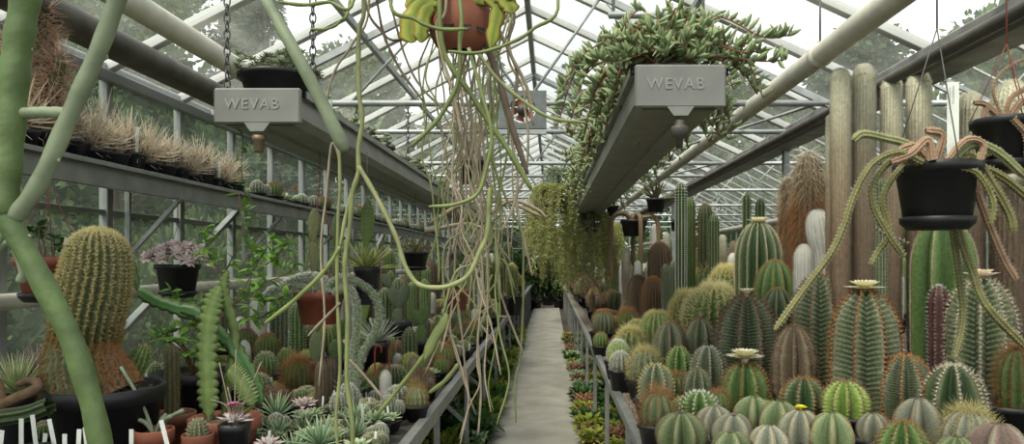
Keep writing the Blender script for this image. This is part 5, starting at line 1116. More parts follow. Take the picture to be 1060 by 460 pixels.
# centre: terracotta hanging pot with white-haired arms
Y = 3.79; H = .17; org = rel(331, 302, Y, H)
M_hairy = mat('hairy_green_arm', [(0, (.09, .14, .06)), (1, (.17, .22, .11))], namt=.2, nscale=80)
def pl_hair(R):
    out = []
    for pts, w in (([(326, 303), (305, 296), (285, 299), (272, 311), (270, 325), (274, 338)], 8.5), ([(340, 303), (334, 289), (318, 286), (300, 292), (290, 299)], 9), ([(336, 303), (348, 290), (367, 291), (385, 303), (393, 324), (388, 345), (377, 363), (371, 385), (368, 405), (373, 419), (369, 428)], 9),
                   ([(344, 303), (360, 299), (369, 314), (369, 340), (365, 372), (366, 400)], 8.5)):
        P = pp(pts, Y - .10, 36, org); r = w / 2 / F * Y; g = G(); gh = G(); R_ = np.full(36, r * .8); R_[-1] *= .3; R_[-2] *= .7
        cactus(g, None, np.hstack([P, R_[:, None]]), ribs=12, depth=.12, nu=60, nsp=0)
        n = 2200; T, U, B = frames(P); i = rng.integers(0, 36, n); an = rng.uniform(0, 6.28, n); D = np.cos(an)[:, None] * U[i] + np.sin(an)[:, None] * B[i]
        pos = P[i] + (P[np.minimum(i + 1, 35)] - P[i]) * rng.random(n)[:, None] + D * R_[i][:, None]
        scatter(gh, SPIKE_V, SPIKE_F, pos, D + rng.normal(size=(n, 3)) * .6, r * .6 * rng.uniform(.5, 1.2, n), .0013)
        out.append(('arm', g.mesh('arm', M_hairy), [('white_hair', gh.mesh('white_hair', mat('bright_white_hair', SPH((.75, .75, .72), (.95, .95, .93)), namt=.05, trans=.3)))]))
    return out
hangpot(331, 302, 50, Y, H, 'redpl', 2.17, 'hanging_pot', 'terracotta hanging pot with long white-haired cactus arms drooping from it', pl_hair, M_redpl, join=2.02)
def pl_strap(R, n=22, L=.22, m=M_hens, w=.16):
    g = G(); k = np.arange(n); an = k * 2.4; el = .15 + .9 * ((k * 7) % n) / n; D = np.stack([np.cos(an) * np.cos(el), np.sin(an) * np.cos(el), np.sin(el)], 1)
    V, Fq = fat_tpl(6, 5, .35); scatter(g, V, Fq, np.zeros((n, 3)) + [0, 0, .0], D, L, L * w, thick=L * .05); return [('leaves', g.mesh('leaves', m))]
M_brom = mat('olive_strap_leaf', SPH((.22, .25, .07), (.33, .33, .12)), namt=.3)
hangpot(380, 276, 26, 3.75, .2, 'black', 2.17, 'hanging_pot', 'narrow deep black pot with olive strap leaves right of the white-haired arms', lambda R: pl_strap(R, 20, .19, M_brom, .15), cat='plant')
hangpot(430, 261, 27, 6.1, .13, 'black', 2.17, 'hanging_pot', 'black hanging pot with dry spreading leaves under the middle of the left trough', lambda R: pl_strap(R, 26, .2, mat('dry_olive_leaf', SPH((.2, .17, .07), (.3, .27, .12))), .06), tray=True)
def pl_twigs(nup=34, ndn=26, L=.38, m=M_dry):
    def f(R):
        out = []; g = G()
        for k in range(nup):
            a = rng.uniform(0, 6.28); l = L * rng.uniform(.4, 1.0); d = np.array([math.cos(a), math.sin(a), 0]); P = smoothpath([(0, 0, 0), d * l * .2 + [0, 0, l * .5], d * l * .45 + [0, 0, l * .9], d * l * .8 + [0, 0, l * 1.05]], 10); tube(g, P, np.linspace(.004, .0018, 10), 4)
            tube(g, smoothpath([P[5], P[5] + d[[1, 0, 2]] * .08 + [0, 0, .05], P[5] + d[[1, 0, 2]] * .14 + [0, 0, .03]], 5), .002, 4)
        out.append(('upright_twigs', g.mesh('twigs', m))); g = G()
        for k in range(ndn):
            a = rng.uniform(0, 6.28); d = np.array([math.cos(a), math.sin(a), 0]); l = rng.uniform(.3, .95); q0 = d * R * .9
            P = smoothpath([(0, 0, 0), q0 + [0, 0, .05], q0 * 1.5 + [0, 0, -l * .3] + rng.normal(size=3) * .03, q0 * 1.6 + [0, 0, -l] + rng.normal(size=3) * .06], 12); tube(g, P, .0026, 4)
        out.append(('drooping_twigs', g.mesh('twigs', M_dry))); return out
    return f
hangpot(487, 166, 28, 5.2, .17, 'black', 2.73, 'hanging_pot', 'small black pot hanging at the centre full of dry tangled twigs', pl_twigs())
hangpot(473, 300, 24, 6.1, .18, 'redpl', 2.70, 'hanging_pot', 'terracotta coloured pot hanging low at the centre left behind the dangling stems', lambda R: pl_strap(R, 16, .12, M_leaf, .2) + [('yellow_flowers', (lambda g: (petals(g, np.array([0, 0, .12]), .04, 10, .5), petals(g, np.array([.05, 0, .09]), .03, 9, .5), g)[2])(G()).mesh('flowers', M_fly))])
# small pots at right
def pl_drape(n=7, L=.6, m=M_brown, r=.014, seed=1, up=.12):
    def f(R):
        rg = np.random.default_rng(seed); out = []
        for k in range(n):
            a = k * 2 * math.pi / n + rg.uniform(-.3, .3); d = np.array([math.cos(a), math.sin(a) * .6, 0]); l = L * rg.uniform(.5, 1.1); u_ = up * rg.uniform(.3, 1.3)
            P = smoothpath([(0, 0, 0), d * R * .9 + [0, 0, u_], d * R * 1.8 + [0, 0, u_ * .2], d * R * 1.9 + [0, 0, -l * .5], d * R * 1.7 + [0, 0, -l]], 20); g = G(); gs_ = G(); RR = np.full(20, r); RR[-1] *= .4
            cactus(g, gs_, np.hstack([P, RR[:, None]]), ribs=8, depth=.1, nu=40, step=.03, nsp=5, sl=.008, sw=.0012); out.append(('trailing_stem', g.mesh('trailing_stem', m), [('spines', gs_.mesh('spines', M_sp_br))]))
        return out
    return f
hangpot(656, 228, 27, 8.4, .19, 'black', 2.73, 'hanging_pot', 'small black hanging pot with thick brown tails drooping, nearest the trough on the right', pl_drape(5, .75, mat('brown_tail_skin', SPH((.12, .08, .04), (.2, .14, .08))), .026), cat='plant', tray=False)
hangpot(679, 206, 20, 8.4, .16, 'black', 2.73, 'hanging_pot', 'small black hanging pot with stubby leaves right above the brown-tailed one', lambda R: pl_strap(R, 18, .26, mat('brown_green_leaf', SPH((.12, .10, .05), (.2, .2, .08))), .14), cat='plant')
hangpot(634, 213, 13, 9.3, .14, 'black', 2.70, 'hanging_pot', 'distant dark hanging pot just right of the trough', lambda R: pl_strap(R, 12, .14, M_leafd, .2), cat='plant')
hangpot(700, 230, 12, 9.3, .12, 'black', 2.70, 'hanging_pot', 'distant black hanging pot behind the white-shouldered column', lambda R: pl_strap(R, 12, .14, M_leafd, .2), cat='plant')
# big black pot at the right with rat-tail stems
Y = 2.0; H = .155; org = rel(970, 170, Y, H)
M_rat = mat('rat_tail_stem', [(0, (.12, .12, .04)), (1, (.18, .17, .065))], namt=.3, nscale=30)
M_ratg = mat('pale_rat_tail_stem', [(0, (.19, .21, .085)), (1, (.28, .29, .14))], namt=.25, nscale=30)
M_pinkst = mat('pinkish_brown_stem', SPH((.22, .13, .08), (.33, .21, .14)), namt=.3, nscale=30)
def pl_rat(R):
    P_ = [([(958, 166), (940, 150), (915, 143), (893, 139), (883, 146)], 1.97, 8, M_ratg), ([(955, 168), (930, 158), (903, 170), (885, 200), (874, 232), (860, 262), (832, 300), (802, 342)], 1.9, 6.5), ([(952, 168), (925, 166), (905, 188), (904, 212), (918, 240), (936, 266)], 1.93, 6.5),
          ([(960, 168), (935, 172), (914, 205), (921, 240), (908, 262), (901, 275)], 1.97, 6), ([(985, 166), (1005, 150), (1030, 156), (1062, 184)], 1.95, 9, M_ratg), ([(985, 168), (1008, 165), (1030, 195), (1045, 222), (1049, 240)], 1.96, 8), ([(988, 168), (1012, 172), (1040, 185), (1075, 215)], 2.02, 8),
          ([(975, 172), (988, 200, 2.12), (986, 235, 2.13), (993, 285, 2.1), (997, 330, 2.08), (988, 372, 2.05)], 2.0, 7), ([(978, 172), (994, 195, 2.12), (992, 235, 2.12), (1008, 285, 2.05), (1022, 318, 2), (1062, 360, 2)], 2.0, 8), ([(985, 168), (1003, 175), (1012, 200), (1025, 235), (1040, 270), (1052, 290)], 2.05, 7, M_pinkst),
          ([(965, 166), (960, 145), (942, 160), (922, 168)], 1.9, 8, M_pinkst), ([(970, 166), (975, 140), (958, 135)], 2, 8, M_pinkst), ([(980, 166), (1000, 145), (1018, 150), (1011, 178), (1013, 200)], 1.93, 6, M_pinkst), ([(962, 168), (948, 152), (930, 156)], 1.95, 8, M_pinkst),
          ([(990, 172), (1012, 180), (1028, 208), (1026, 232)], 1.9, 6), ([(905, 236), (917, 243), (940, 252)], 1.93, 2.5, M_dryd)]
    g = G(); box(g, (.022, -.04, .105), (.033, .002, .26), bevel=.0006); gt = G(); box(gt, (.022, -.0415, .20), (.006, .0006, .05)); box(gt, (.013, -.0415, .19), (.003, .0006, .06))
    return stems(P_, org, M_rat, 'rat_tail_stem', 9, 6) + [('name_tag', g.mesh('name_tag', M_tag, False), [('pencil_marks', gt.mesh('marks', mat('faded_pencil', (.4, .42, .4)), False))])]
hangpot(970, 170, 82, Y, H, 'black', 2.735, 'hanging_pot', 'big black hanging pot with long olive rat-tail stems and a white label at the right', pl_rat, M_chain, join=2.25, tray=True)
Y = 2.31
def pl_red(R):
    org = rel(1042, 124, Y, .13)
    return stems([([(1040, 122), (1048, 100), (1075, 85)], Y, 5), ([(1035, 122), (1022, 112), (1018, 128), (1020, 150), (1012, 168)], Y, 6), ([(1045, 122), (1060, 105), (1085, 120), (1090, 170)], Y, 7), ([(1038, 122), (1028, 95), (1034, 78), (1050, 66), (1066, 60)], Y, 3), ([(1040, 124), (1060, 130), (1048, 150), (1020, 158), (1008, 168)], Y - .05, 8, M_ratg),
                  ([(1036, 122), (1020, 108), (1008, 106)], Y, 6), ([(1048, 122), (1062, 140), (1064, 165)], Y - .1, 6)], org, M_pinkst, 'trailing_stem', 8, 6)
hangpot(1042, 124, 66, Y, .14, 'black', 2.67, 'hanging_pot', 'black hanging pot with reddish stems cut by the right edge of the picture', pl_red, M_redpl, join=2.3, tray=True)

# ------------------------------------------------------------------ terracotta strawberry pot at the top centre
Y = 2.0; zt_ = zz(4, Y); zb_ = zz(53, Y); x = (476 - VX) / F * Y; r = empty('strawberry_pot', (x, Y, zb_)); tag(r, 'round terracotta pot with side holes and yellowing leaves hanging at the top centre', 'plant pot')
g = G(); na = 48; prof = [(.03, 0), (.066, .012), (.082, .04), (.09, .07), (.09, .10), (.083, .125), (.085, .14), (.078, .14), (.076, .12), (.08, .09), (.07, .03), (.02, .015)]
lathe(g, prof, na); link('pot', g.mesh('pot', M_terra), r)
g = G()
for a, z_ in ((-2.15, .085), (-1.55, .085), (-1.0, .085), (-1.8, .045), (-1.25, .045), (-2.5, .05), (-.7, .045)):
    c = np.array([.088 * math.cos(a), .088 * math.sin(a), z_]); rr = .0885 if z_ > .06 else .084
    t_ = np.linspace(0, 2 * math.pi, 14, endpoint=False); V = [(rr * math.cos(a + .17 * math.cos(q_)) * 1.012, rr * math.sin(a + .17 * math.cos(q_)) * 1.012, z_ + .011 * math.sin(q_)) for q_ in t_]; V2 = [(v[0] * .995, v[1] * .995, v[2]) for v in V]
    j = np.arange(14); j2 = (j + 1) % 14; g.add(V + V2 + [tuple(np.mean(V2, 0))], [np.stack([j, j2, 14 + j2, 14 + j], 1), np.stack([14 + j, 14 + j2, np.full(14, 28)], 1)])
link('planting_holes', g.mesh('planting_holes', mat('hole_dark', (.02, .012, .01))), r)  # near-black discs laid on the uncut pot wall for the holes
parts = []
for pts, w in (([(470, 4), (446, -2), (430, 14), (424, 32), (428, 44)], 22), ([(462, 3), (444, 8), (437, 28), (436, 44)], 16), ([(485, 3), (502, -4), (515, 8), (512, 28), (508, 50)], 15), ([(492, 2), (512, -6), (526, 4), (531, 14)], 18), ([(468, 2), (455, -8), (440, -8), (420, 8)], 18), ([(488, 0), (500, -10), (520, -8), (533, -2)], 16)):
    g = G(); flatstem(g, pp(pts, 1.93, 26, (x, Y, zb_)), w / F * 1.93, .004, 4, .25, face=(.2, -1, .1)); o = link('leaf_stem', g.mesh('leaf_stem', M_yleaf), r)
g = G()
for a in (0, 2.1, 4.2): string(g, (.085 * math.cos(a), .085 * math.sin(a), .13), (0, 0, .42))
string(g, (0, 0, .42), (0, 0, 2.735 - zb_)); link('hanger', g.mesh('hanger', M_chain), r)

# ------------------------------------------------------------------ dangling jointed stems (three plants, rooted in baskets above the picture)
def basket(x, z, name, label, polys, m):
    H = .14; r = empty(name, (x, 2.0, z - H)); tag(r, label, 'cactus')
    pt = pot_parts('black', .11, H); p = link('pot', pt[1], r)
    for q_ in pt[2]: link(q_[0], q_[1], p)
    g = G()
    for a in (0.3, 2.4, 4.5): string(g, (.11 * math.cos(a), .11 * math.sin(a), H), (0, 0, 2.735 - z + H))
    link('hanger', g.mesh('hanger', M_chain), r); org = np.array([x, 2.0, z - H])
    fixed = []
    for pl in polys:
        pts = list(pl[0])
        if pts[0][1] <= 6:                # lead the stem over the basket rim and into its soil
            px0 = pts[0][0]; q0 = W(px0, -40, 2.0); 
            bx = VX + F * (x + .09 * np.sign(q0[0] - x)) / 1.95; by = VY - F * (z + .015 - EYE) / 1.95; cx_ = VX + F * x / 2.0; cy = VY - F * (z - .03 - EYE) / 2.0
            pts = [(cx_, cy, 2.0), (bx, by, 1.95)] + [(a[0], a[1], (a[2] if len(a) > 2 else pl[1])) for a in pts]
        fixed.append((pts, *pl[1:]))
    for n_, me in stems(fixed, org, m, 'hanging_stem', 7): link(n_, me, r)
    return r
big = [([(377, 0), (372, 30), (371, 62), (372, 100), (375, 125), (371, 155), (371, 178), (365, 200), (362, 235), (358, 262), (357, 285), (360, 330), (359, 392), (365, 440), (364, 475)], 1.9, 5.0, M_rhip),
       ([(371, 172), (383, 192), (398, 220), (411, 248), (418, 272), (428, 290), (440, 297), (462, 297), (484, 286), (496, 262), (504, 243), (506, 215), (507, 195)], 1.9, 5.0, M_rhip),
       ([(378, 0), (396, 34), (402, 48), (416, 75), (438, 105)], 1.95, 2.8, M_dryd), ([(382, 5), (365, 45), (350, 67), (341, 90), (337, 115), (345, 130)], 1.95, 2.6, M_dry),
       ([(362, 0), (352, 22), (338, 30), (322, 30)], 1.85, 3.2, M_rhipg), ([(366, 0), (340, 2), (315, 5), (288, 2)], 1.85, 4.0, M_rhipg), ([(350, 128), (352, 190), (350, 230), (349, 300), (352, 380), (348, 430), (350, 470)], 2.0, 3.6, M_rhip),
       ([(352, 256), (340, 275), (325, 292), (300, 315), (274, 335)], 1.95, 4.4, M_rhipg), ([(352, 314), (336, 330), (319, 348)], 1.95, 3.0, M_dry), ([(362, 373), (378, 390), (396, 412)], 1.95, 3.0, M_dry), ([(371, 178), (360, 215), (352, 256)], 1.95, 4.0, M_rhip),
       ([(390, 0), (402, 40), (440, 36), (475, 40)], 2.0, 2.6, M_dryd), ([(403, 0), (420, 60), (440, 95), (480, 128)], 2.05, 2.4, M_dry), ([(352, 180), (350, 160), (343, 150), (338, 200), (332, 260), (336, 330), (330, 400)], 2.05, 2.4, M_dry)]
basket(-.62, 2.62, 'jointed_stem_cactus', 'trailing plant with long pale jointed stems dangling left of centre across the whole view', big, M_rhip)
mid = [([(405, -5), (430, 20), (455, 30), (484, 30)], 1.8, 4.2, M_rhipg), ([(577, -5), (552, 30), (522, 47), (492, 55), (464, 53)], 1.8, 3.8, M_rhipg), ([(476, 0), (476, 45), (474, 85), (456, 120), (438, 140), (425, 152)], 1.85, 5.0, M_rhipg),
       ([(455, 0), (460, 55), (488, 98), (505, 125), (528, 158), (550, 196)], 1.9, 6.0, M_rhipg), ([(495, 55), (515, 82), (542, 105), (570, 122), (606, 127)], 1.9, 3.8, M_rhip), ([(485, 50), (499, 98), (509, 140), (502, 180), (493, 202), (470, 212), (444, 214)], 1.85, 4.0, M_rhipg),
       ([(480, 0), (500, 40), (516, 80), (530, 130), (546, 180)], 2.0, 6.5, M_dryd), ([(510, 0), (528, 55), (545, 90), (552, 130)], 2.1, 4.0, M_dry), ([(462, 0), (452, 25), (458, 60), (470, 100), (478, 140)], 1.9, 3.4, M_dry)]
basket(-.22, 2.66, 'green_trailing_cactus', 'trailing plant with fresh green round stems curving around the strawberry pot', mid, M_rhipg)
rg = np.random.default_rng(11); fall = []
for k in range(36):
    x0 = rg.uniform(450, 528); Y = rg.uniform(2.0, 3.0); L = rg.choice([rg.uniform(200, 300), rg.uniform(330, 440)], p=[.55, .45]); y_ = 0; px = x0; pts = [(px, 0)]
    while y_ < L: y_ += rg.uniform(22, 48); px += rg.normal() * 7 + (505 - px) * .05 * (y_ > 150) + (-10 if y_ < 60 and px > 500 else 0) * rg.random(); pts.append((px, y_))
    fall.append((pts, Y, rg.uniform(1.4, 2.8), [M_rhip, M_dry, M_rhipg, M_dry, M_dry][k % 5]))
for k in range(26):
    x0 = rg.uniform(465, 520); y0 = rg.uniform(150, 330); s_ = rg.choice([-1, 1]); Y = rg.uniform(2.2, 2.8); fall.append(([(x0, y0), (x0 + s_ * rg.uniform(8, 20), y0 + rg.uniform(8, 30)), (x0 + s_ * rg.uniform(15, 40), y0 + rg.uniform(20, 80))], Y, rg.uniform(1.5, 2.4), [M_rhip, M_dry][k % 2]))
fall += [([(513, 285), (520, 310), (533, 345), (541, 364)], 2.4, 2.5, M_dry), ([(462, 325), (447, 356), (430, 380), (405, 412), (388, 432)], 2.3, 4.5, M_rhipg), ([(474, 378), (460, 395), (444, 407)], 2.3, 5, M_rhipg)]
r = basket(-.42, 2.60, 'mistletoe_cactus', 'dense curtain of thin jointed stems hanging down at the centre over the left bench edge', fall, M_rhip)
g = G(); flatstem(g, pp([(440, 372), (450, 350), (458, 338), (464, 326)], 2.28, 14, np.array([-.42, 2.0, 2.46])), 11 / F * 2.3, .006, 3, .1); link('flat_stem', g.mesh('flat_stem', M_rhipg), r)
# dry vine branches reaching right of the small centre pot
g = G(); 
for pts in ([(445, 232), (478, 212), (515, 208), (540, 215), (560, 224)], [(505, 222), (530, 208), (556, 217), (566, 226)], [(440, 240), (480, 232), (500, 236), (520, 238)]): tube(g, pp(pts, 5.1, 16), np.linspace(.018, .010, 16), 6)
tag(link('dry_branch', g.mesh('branch', M_dry)), 'pale dry branches lying between the trough end and the hanging twigs at the centre', 'branch')

# ------------------------------------------------------------------ thick foreground stems at the left
Y = .9; org = np.array([-.74, .98, BZ + .001]); parts = [pot_parts('black', .12, .2)]
for pts, w, m in (([(28, -12), (17, 60), (9, 150), (3, 222)], 27, M_stemg), ([(128, -20), (105, 45), (72, 120), (40, 190), (14, 226)], 17, M_stemb), ([(2, 219), (22, 252), (48, 300), (74, 352), (90, 400), (100, 440), (108, 485), (112, 560), (95, 660, .95), (-5, 745, .98)], 22, M_stemg), ([(14, 118), (40, 116.5), (76, 117)], 12, M_stemb),
                  ([(-8, 195, .95), (10, 188, .95), (20, 205, .95), (8, 235, .95), (-12, 262, .95)], 9, M_stemb), ([(-6, 300, 1.0), (-2, 260, 1.0), (14, 250, 1.0), (18, 262, 1.0), (24, 280, 1.0), (21, 292, 1.0)], 10, M_stemb)):
    g = G(); P = pp(pts, Y, 40, org); R = w / 2 / F * Y; k = 40; RR = np.full(k, R) * (1 + .05 * np.sin(np.arange(k) * .9))
    if w == 12: RR[-1] *= .8
    tube(g, P, RR, 18)
    gs_ = G()
    if w > 12:
        idx = np.arange(4, 36, 7); T, U, B = frames(P); an = rng.uniform(3.5, 6, len(idx)); D = np.cos(an)[:, None] * U[idx] + np.sin(an)[:, None] * B[idx] + [0, -.6, 0]; D /= np.linalg.norm(D, axis=1)[:, None]
        scatter(gs_, FAT[0], FAT[1], P[idx] + D * R * .8, D, .004, .006); parts.append(('stem', g.mesh('stem', m), [('leaf_scars', gs_.mesh('leaf_scars', M_dry))]))
    else: parts.append(('stem', g.mesh('stem', m)))
place(parts, 'thick_stemmed_succulent', 'very close thick green smooth stems crossing the left side of the picture', 'succulent', org)
org = np.array([-.78, 1.95, 2.45]); parts = [pot_parts('black', .11, .14)]
g = G(); P = pp([(300, -85, 1.95), (285, -60, 1.7), (262, -25, 1.6), (275, 0, 1.5), (300, 44, 1.45), (330, 100, 1.45), (357, 155, 1.45)], 1.5, 40, org); RR = np.linspace(.0095, .0145, 40); RR[-1] *= .7; tube(g, P, RR, 14); parts.append(('stem', g.mesh('stem', M_stemb)))
g = G()
for a in (0.3, 2.4, 4.5): string(g, (.11 * math.cos(a), .11 * math.sin(a), .14), (0, .05, .285))
parts.append(('hanger', g.mesh('hanger', M_chain))); place(parts, 'drooping_stem_succulent', 'single thick grey-green stem slanting down in front of the left trough', 'succulent', org)
# red plastic hooks among the left bench cacti
for px, py in ((388, 358), (403, 356)):
    x, y_, z_ = W(px, py, 4.0); h = z_ - BZ; g = G(); tube(g, smoothpath([(0, 0, 0), (0, 0, h * .7), (.0, 0, h - .03), (.015, 0, h), (.035, 0, h - .012), (.036, 0, h - .04)], 20), .0045, 6)
    tag(link('plastic_hook', g.mesh('hook', mat('red_plastic', (.35, .05, .03), rough=.4))), 'red plastic plant hook standing among round cacti, %s one' % ('left' if px < 395 else 'right'), 'hook').location = (x, y_, BZ)

# ------------------------------------------------------------------ trough plants
def trailing(seed, L=.45, n=50, m=M_succ, lf=.058, spread_=1.0, front=False):
    rg = np.random.default_rng(seed); g = G(); gl = G()
    for k in range(n):
        a = rg.uniform(0, 6.28); d = np.array([math.cos(a), math.sin(a), 0]); l = L * rg.uniform(.4, 1.0); l *= (.42 if front and d[1] < -.35 else 1); up = rg.uniform(.02, .22) * (1 if k % 3 else 1.3)
        P = smoothpath([d * .03, d * l * .35 * spread_ + [0, 0, up], d * l * .75 * spread_ + [0, 0, up * .6 - .02], d * l * .95 * spread_ + [0, 0, up * .6 - l * rg.uniform(.1, .6) * (.1 if front and d[1] < -.2 else 1)]], 14); tube(g, P, np.linspace(.0055, .003, 14), 5)
        mleaf = int(24 * l / L) + 6; u = np.linspace(.2, 1, mleaf); Q = np.stack([np.interp(u, np.linspace(0, 1, 14), P[:, c]) for c in range(3)], 1)
        D = rg.normal(size=(mleaf, 3)) * .55 + d * .45 + [0, 0, .75]; scatter(gl, FATB[0], FATB[1], Q, D, lf * rg.uniform(.7, 1.25, mleaf), lf * .38, thick=lf * .24, roll=rg.uniform(0, 6, mleaf))
    return [('stems', g.mesh('stems', mat('reddish_stem', (.22, .10, .06)))), ('leaves', gl.mesh('leaves', m))]
tr = [trailing(s) for s in (1, 2, 3)]
tp = pot_parts('black', .15, .12); zt = 2.225; tr0 = trailing(8, .56, 95, front=True)
names = ['nearest and largest clump of trailing grey-green succulent on the right trough', 'second clump of trailing succulent along the right trough', 'third clump of trailing succulent along the right trough']
for k, yy in enumerate([3.16, 3.66, 4.05, 4.6, 5.2, 5.9, 6.7, 7.6, 8.6]):
    s = [.98, 1.0, .95, .9, .9, .95, .95, 1.0, 1.0][k]
    r = place([tp if k == 0 else pot_parts('black', .12, .12)] , 'trailing_succulent', names[k] if k < 3 else 'trailing grey-green succulent further along the right trough', 'succulent', (.515, yy, zt + (.09 if k == 0 else .03)), 0, 1, None if k < 3 else 'far trailing succulents on the right trough')
    for nm, me in (tr0 if k == 0 else tr[k % 3]): c = link(nm, me, r); c.location = (0, 0, .14); c.rotation_euler = (0, 0, k * 1.9); c.scale = (s, s, s)
zt = 2.19
place([pot_parts('black', .168, .115), rosette(.165, M_rosp, n=14, heads=110, potH=.105, seed=9, hs=.2)[1]], 'potted_rosettes', 'wide black pot of little grey-green rosettes at the front end of the left trough', 'succulent', (-1.225, 3.22, 2.316))
lt = [rosette(.11, M_rosp, n=14, heads=34, potH=.08, seed=s, hs=.27) for s in (4, 5)] + [rosette(.1, M_succ, n=16, heads=16, potH=.08, seed=6, hs=.38)]
for k, yy in enumerate(np.arange(3.62, 14, .27)):
    p = list(lt[k % 3])
    if k % 3 == 1: p.append(('name_tag', tagmesh(.09, 0, .1, .12)))
    place(p, 'trough_succulent', 'small tufted succulent in the row of pots in the left hanging trough', 'succulent', (-1.225 + .05 * math.sin(k * 5), yy, zt + .055), k * 1.1, (1.15, 1.15, 1.3), 'pots in the left trough')
# ------------------------------------------------------------------ left wall shelf
def straw(seed, R=.07, n=120, L=.085):
    rg = np.random.default_rng(seed); gb = G(); gs_ = G()
    for k in range(7):
        a = k * 2.4; d = R * .65 * math.sqrt(k / 7); c = [d * math.cos(a), d * math.sin(a)]; p_ = globe_path(.022, .05 + .03 * rg.random(), z0=.06); p_[:, 0] += c[0]; p_[:, 1] += c[1]; cactus(gb, None, p_, ribs=8, depth=.05, nu=12, nsp=0)
    v = rg.normal(size=(n, 3)); v[:, 2] = np.abs(v[:, 2]) * .8 + .15; v /= np.linalg.norm(v, axis=1)[:, None]
    scatter(gs_, STRAW[0], STRAW[1], v * R * .55 * rg.uniform(.5, 1, n)[:, None] + [0, 0, .07], v + rg.normal(size=(n, 3)) * .5 + [0, 0, .2], L * rg.uniform(.5, 1.25, n), .0048, thick=.035, roll=rg.uniform(0, 6, n))
    return [pot_parts('square', .066, .065), ('stems', gb.mesh('stems', M_brown)), ('papery_spines', gs_.mesh('papery_spines', M_straw))]
st = [straw(1), straw(2, .08, 150, .12), straw(3, .075, 110, .10)]
zs = 2.031
for k, yy in enumerate(np.arange(2.35, 5.05, .152)):
    for xx in (-2.2, -2.345):
        p = list(st[(k + (xx < -2.3)) % 3])
        if xx > -2.3 and k % 2: p.append(('name_tag', tagmesh(.055, -.03, .05, .095, .02)))
        z = 1.1 + .25 * math.sin(k * 2.3) + .15 * (k in (8, 9, 10, 14)); place(p, 'straw_spined_cactus', 'low cactus with tangled long papery straw-coloured spines on the left wall shelf', 'cactus', (xx, yy, zs), k * 2.1, (1.12, 1.12, z + .45), 'straw-spined cacti on the left shelf')
for k, yy in enumerate(np.arange(5.2, 13.5, .16)):
    pr_ = SM[[i_wool, i_greyc, i_clmp, i_orng, i_glob, i_ros, i_bish, i_wool][k % 8]]
    p = list(pr_[3])
    if k % 3 == 0: p.append(('name_tag', tagmesh(.05, -.03, .07, .09, .018)))
    place(p, 'shelf_' + pr_[0], pr_[1] + ' on the left shelf beyond the straw-spined ones', pr_[2], (-2.2 if k % 2 else -2.3, yy, zs), k, 1, 'shelf ' + pr_[0].replace('_', ' ') + 's')
# tall spiny cactus on the shelf at far left
Y = 3.0
gb, gs_ = G(), G()
for (ax, ay, hh, lx) in ((0, 0, .50, .02), (-.05, .03, .38, -.06), (.05, -.02, .30, .05), (.0, .05, .42, .0)):
    cactus(gb, gs_, np.array([(ax, ay, .08, .018), (ax + lx * .5, ay, .08 + hh * .5, .022), (ax + lx, ay, .06 + hh, .02), (ax + lx, ay, .08 + hh, .003)]), ribs=8, depth=.12, nu=30, step=.022, nsp=6, sl=.085, sw=.0019, spread=1.2, tuber=.1)
place([pot_parts('square', .085, .10), ('stems', gb.mesh('stems', M_ccrest)), ('long_spines', gs_.mesh('long_spines', mat('pinkish_long_spines', SPH((.45, .26, .18), (.72, .52, .40)), trans=.2)))], 'long_spined_cactus', 'tall bristling cactus with long pinkish brown spines at the top left', 'cactus', (-2.20, 3.06, zs), 0, 1.15)

place(rosette(.05, M_hens, n=20, potH=.06) + [flower((0, 0, .15), .035, M_flo)], 'orange_flowered_shelf_cactus', 'small plant with a bright orange flower on the left wall shelf', 'cactus', (-2.12, 5.93, zs))
# ================================================================== THE CROWD ON THE BENCHES
rg = np.random.default_rng(21)
cnt = {}
def crowd(x0, x1, y0, y1, choose, side, sp0, spk, maxn, zone_of, smax=1.3):
    n = 0; tries = 0; placed = []
    while n < maxn and tries < 24000:
        tries += 1; u = rg.random(); y = y0 + (y1 - y0) * u ** 1.25; x = rg.uniform(x0, x1)
        px = VX + F * x / y
        if px < -25 or px > 1085: continue
        i = choose(x, y)
        s = rg.uniform(*((.68, 1.08) if side == 'left' else (.75, 1.15))) * min(smax, 1 + spk * max(0, y - 5))
        nm, look, ct, parts, r = SM[i]; r *= s
        if not free(x, y, r * sp0): continue
        HERO_XY.append((x, y, r * sp0)); n += 1
        z = zone_of(y); p = list(parts)
        if y < 6 and rg.random() < .30: p = p + [('name_tag', TAGM)]
        place(p, nm, '%s, %s of %s bench' % (look, z, side), ct, (x, y, BZ + .001), rg.uniform(0, 6.28), (s, s, s * rg.uniform(.85, 1.2)), '%s %s, %s bench' % (nm.replace('_', ' '), z, side))
TAGM = tagmesh(.045, -.045, .07, .09, .015)
zo = lambda y: 'front' if y < 4.3 else ('middle' if y < 8 else 'far end')
wl = np.array([i_glob] * 4 + [i_gold] * 2 + [i_orng] * 4 + [i_wool] * 3 + [i_clmp] * 3 + [i_scol] * 1 + [i_brcl] + [i_wcol] + [i_bish] * 2 + [i_ros] * 3 + [i_prs] * 2 + [i_aloe] * 2 + [i_opun] + [i_flat] * 3 + [i_clus] * 3 + [i_greyc] * 3)
def ch_left(x, y):
    if y < 3.5: return int(rg.choice([i_ros, i_clus, i_aloe, i_clus, i_prs, i_aloe, i_greyc, i_clmp, i_ros]))
    if y > 5 and x < -1.3 and rg.random() < .35: return int(rg.choice([i_co, i_cb, i_scol, i_bg, i_cw]))
    if y > 8 and rg.random() < .22: return int(rg.choice([i_bg, i_bo, i_co, i_bb]))
    return int(rg.choice(wl))
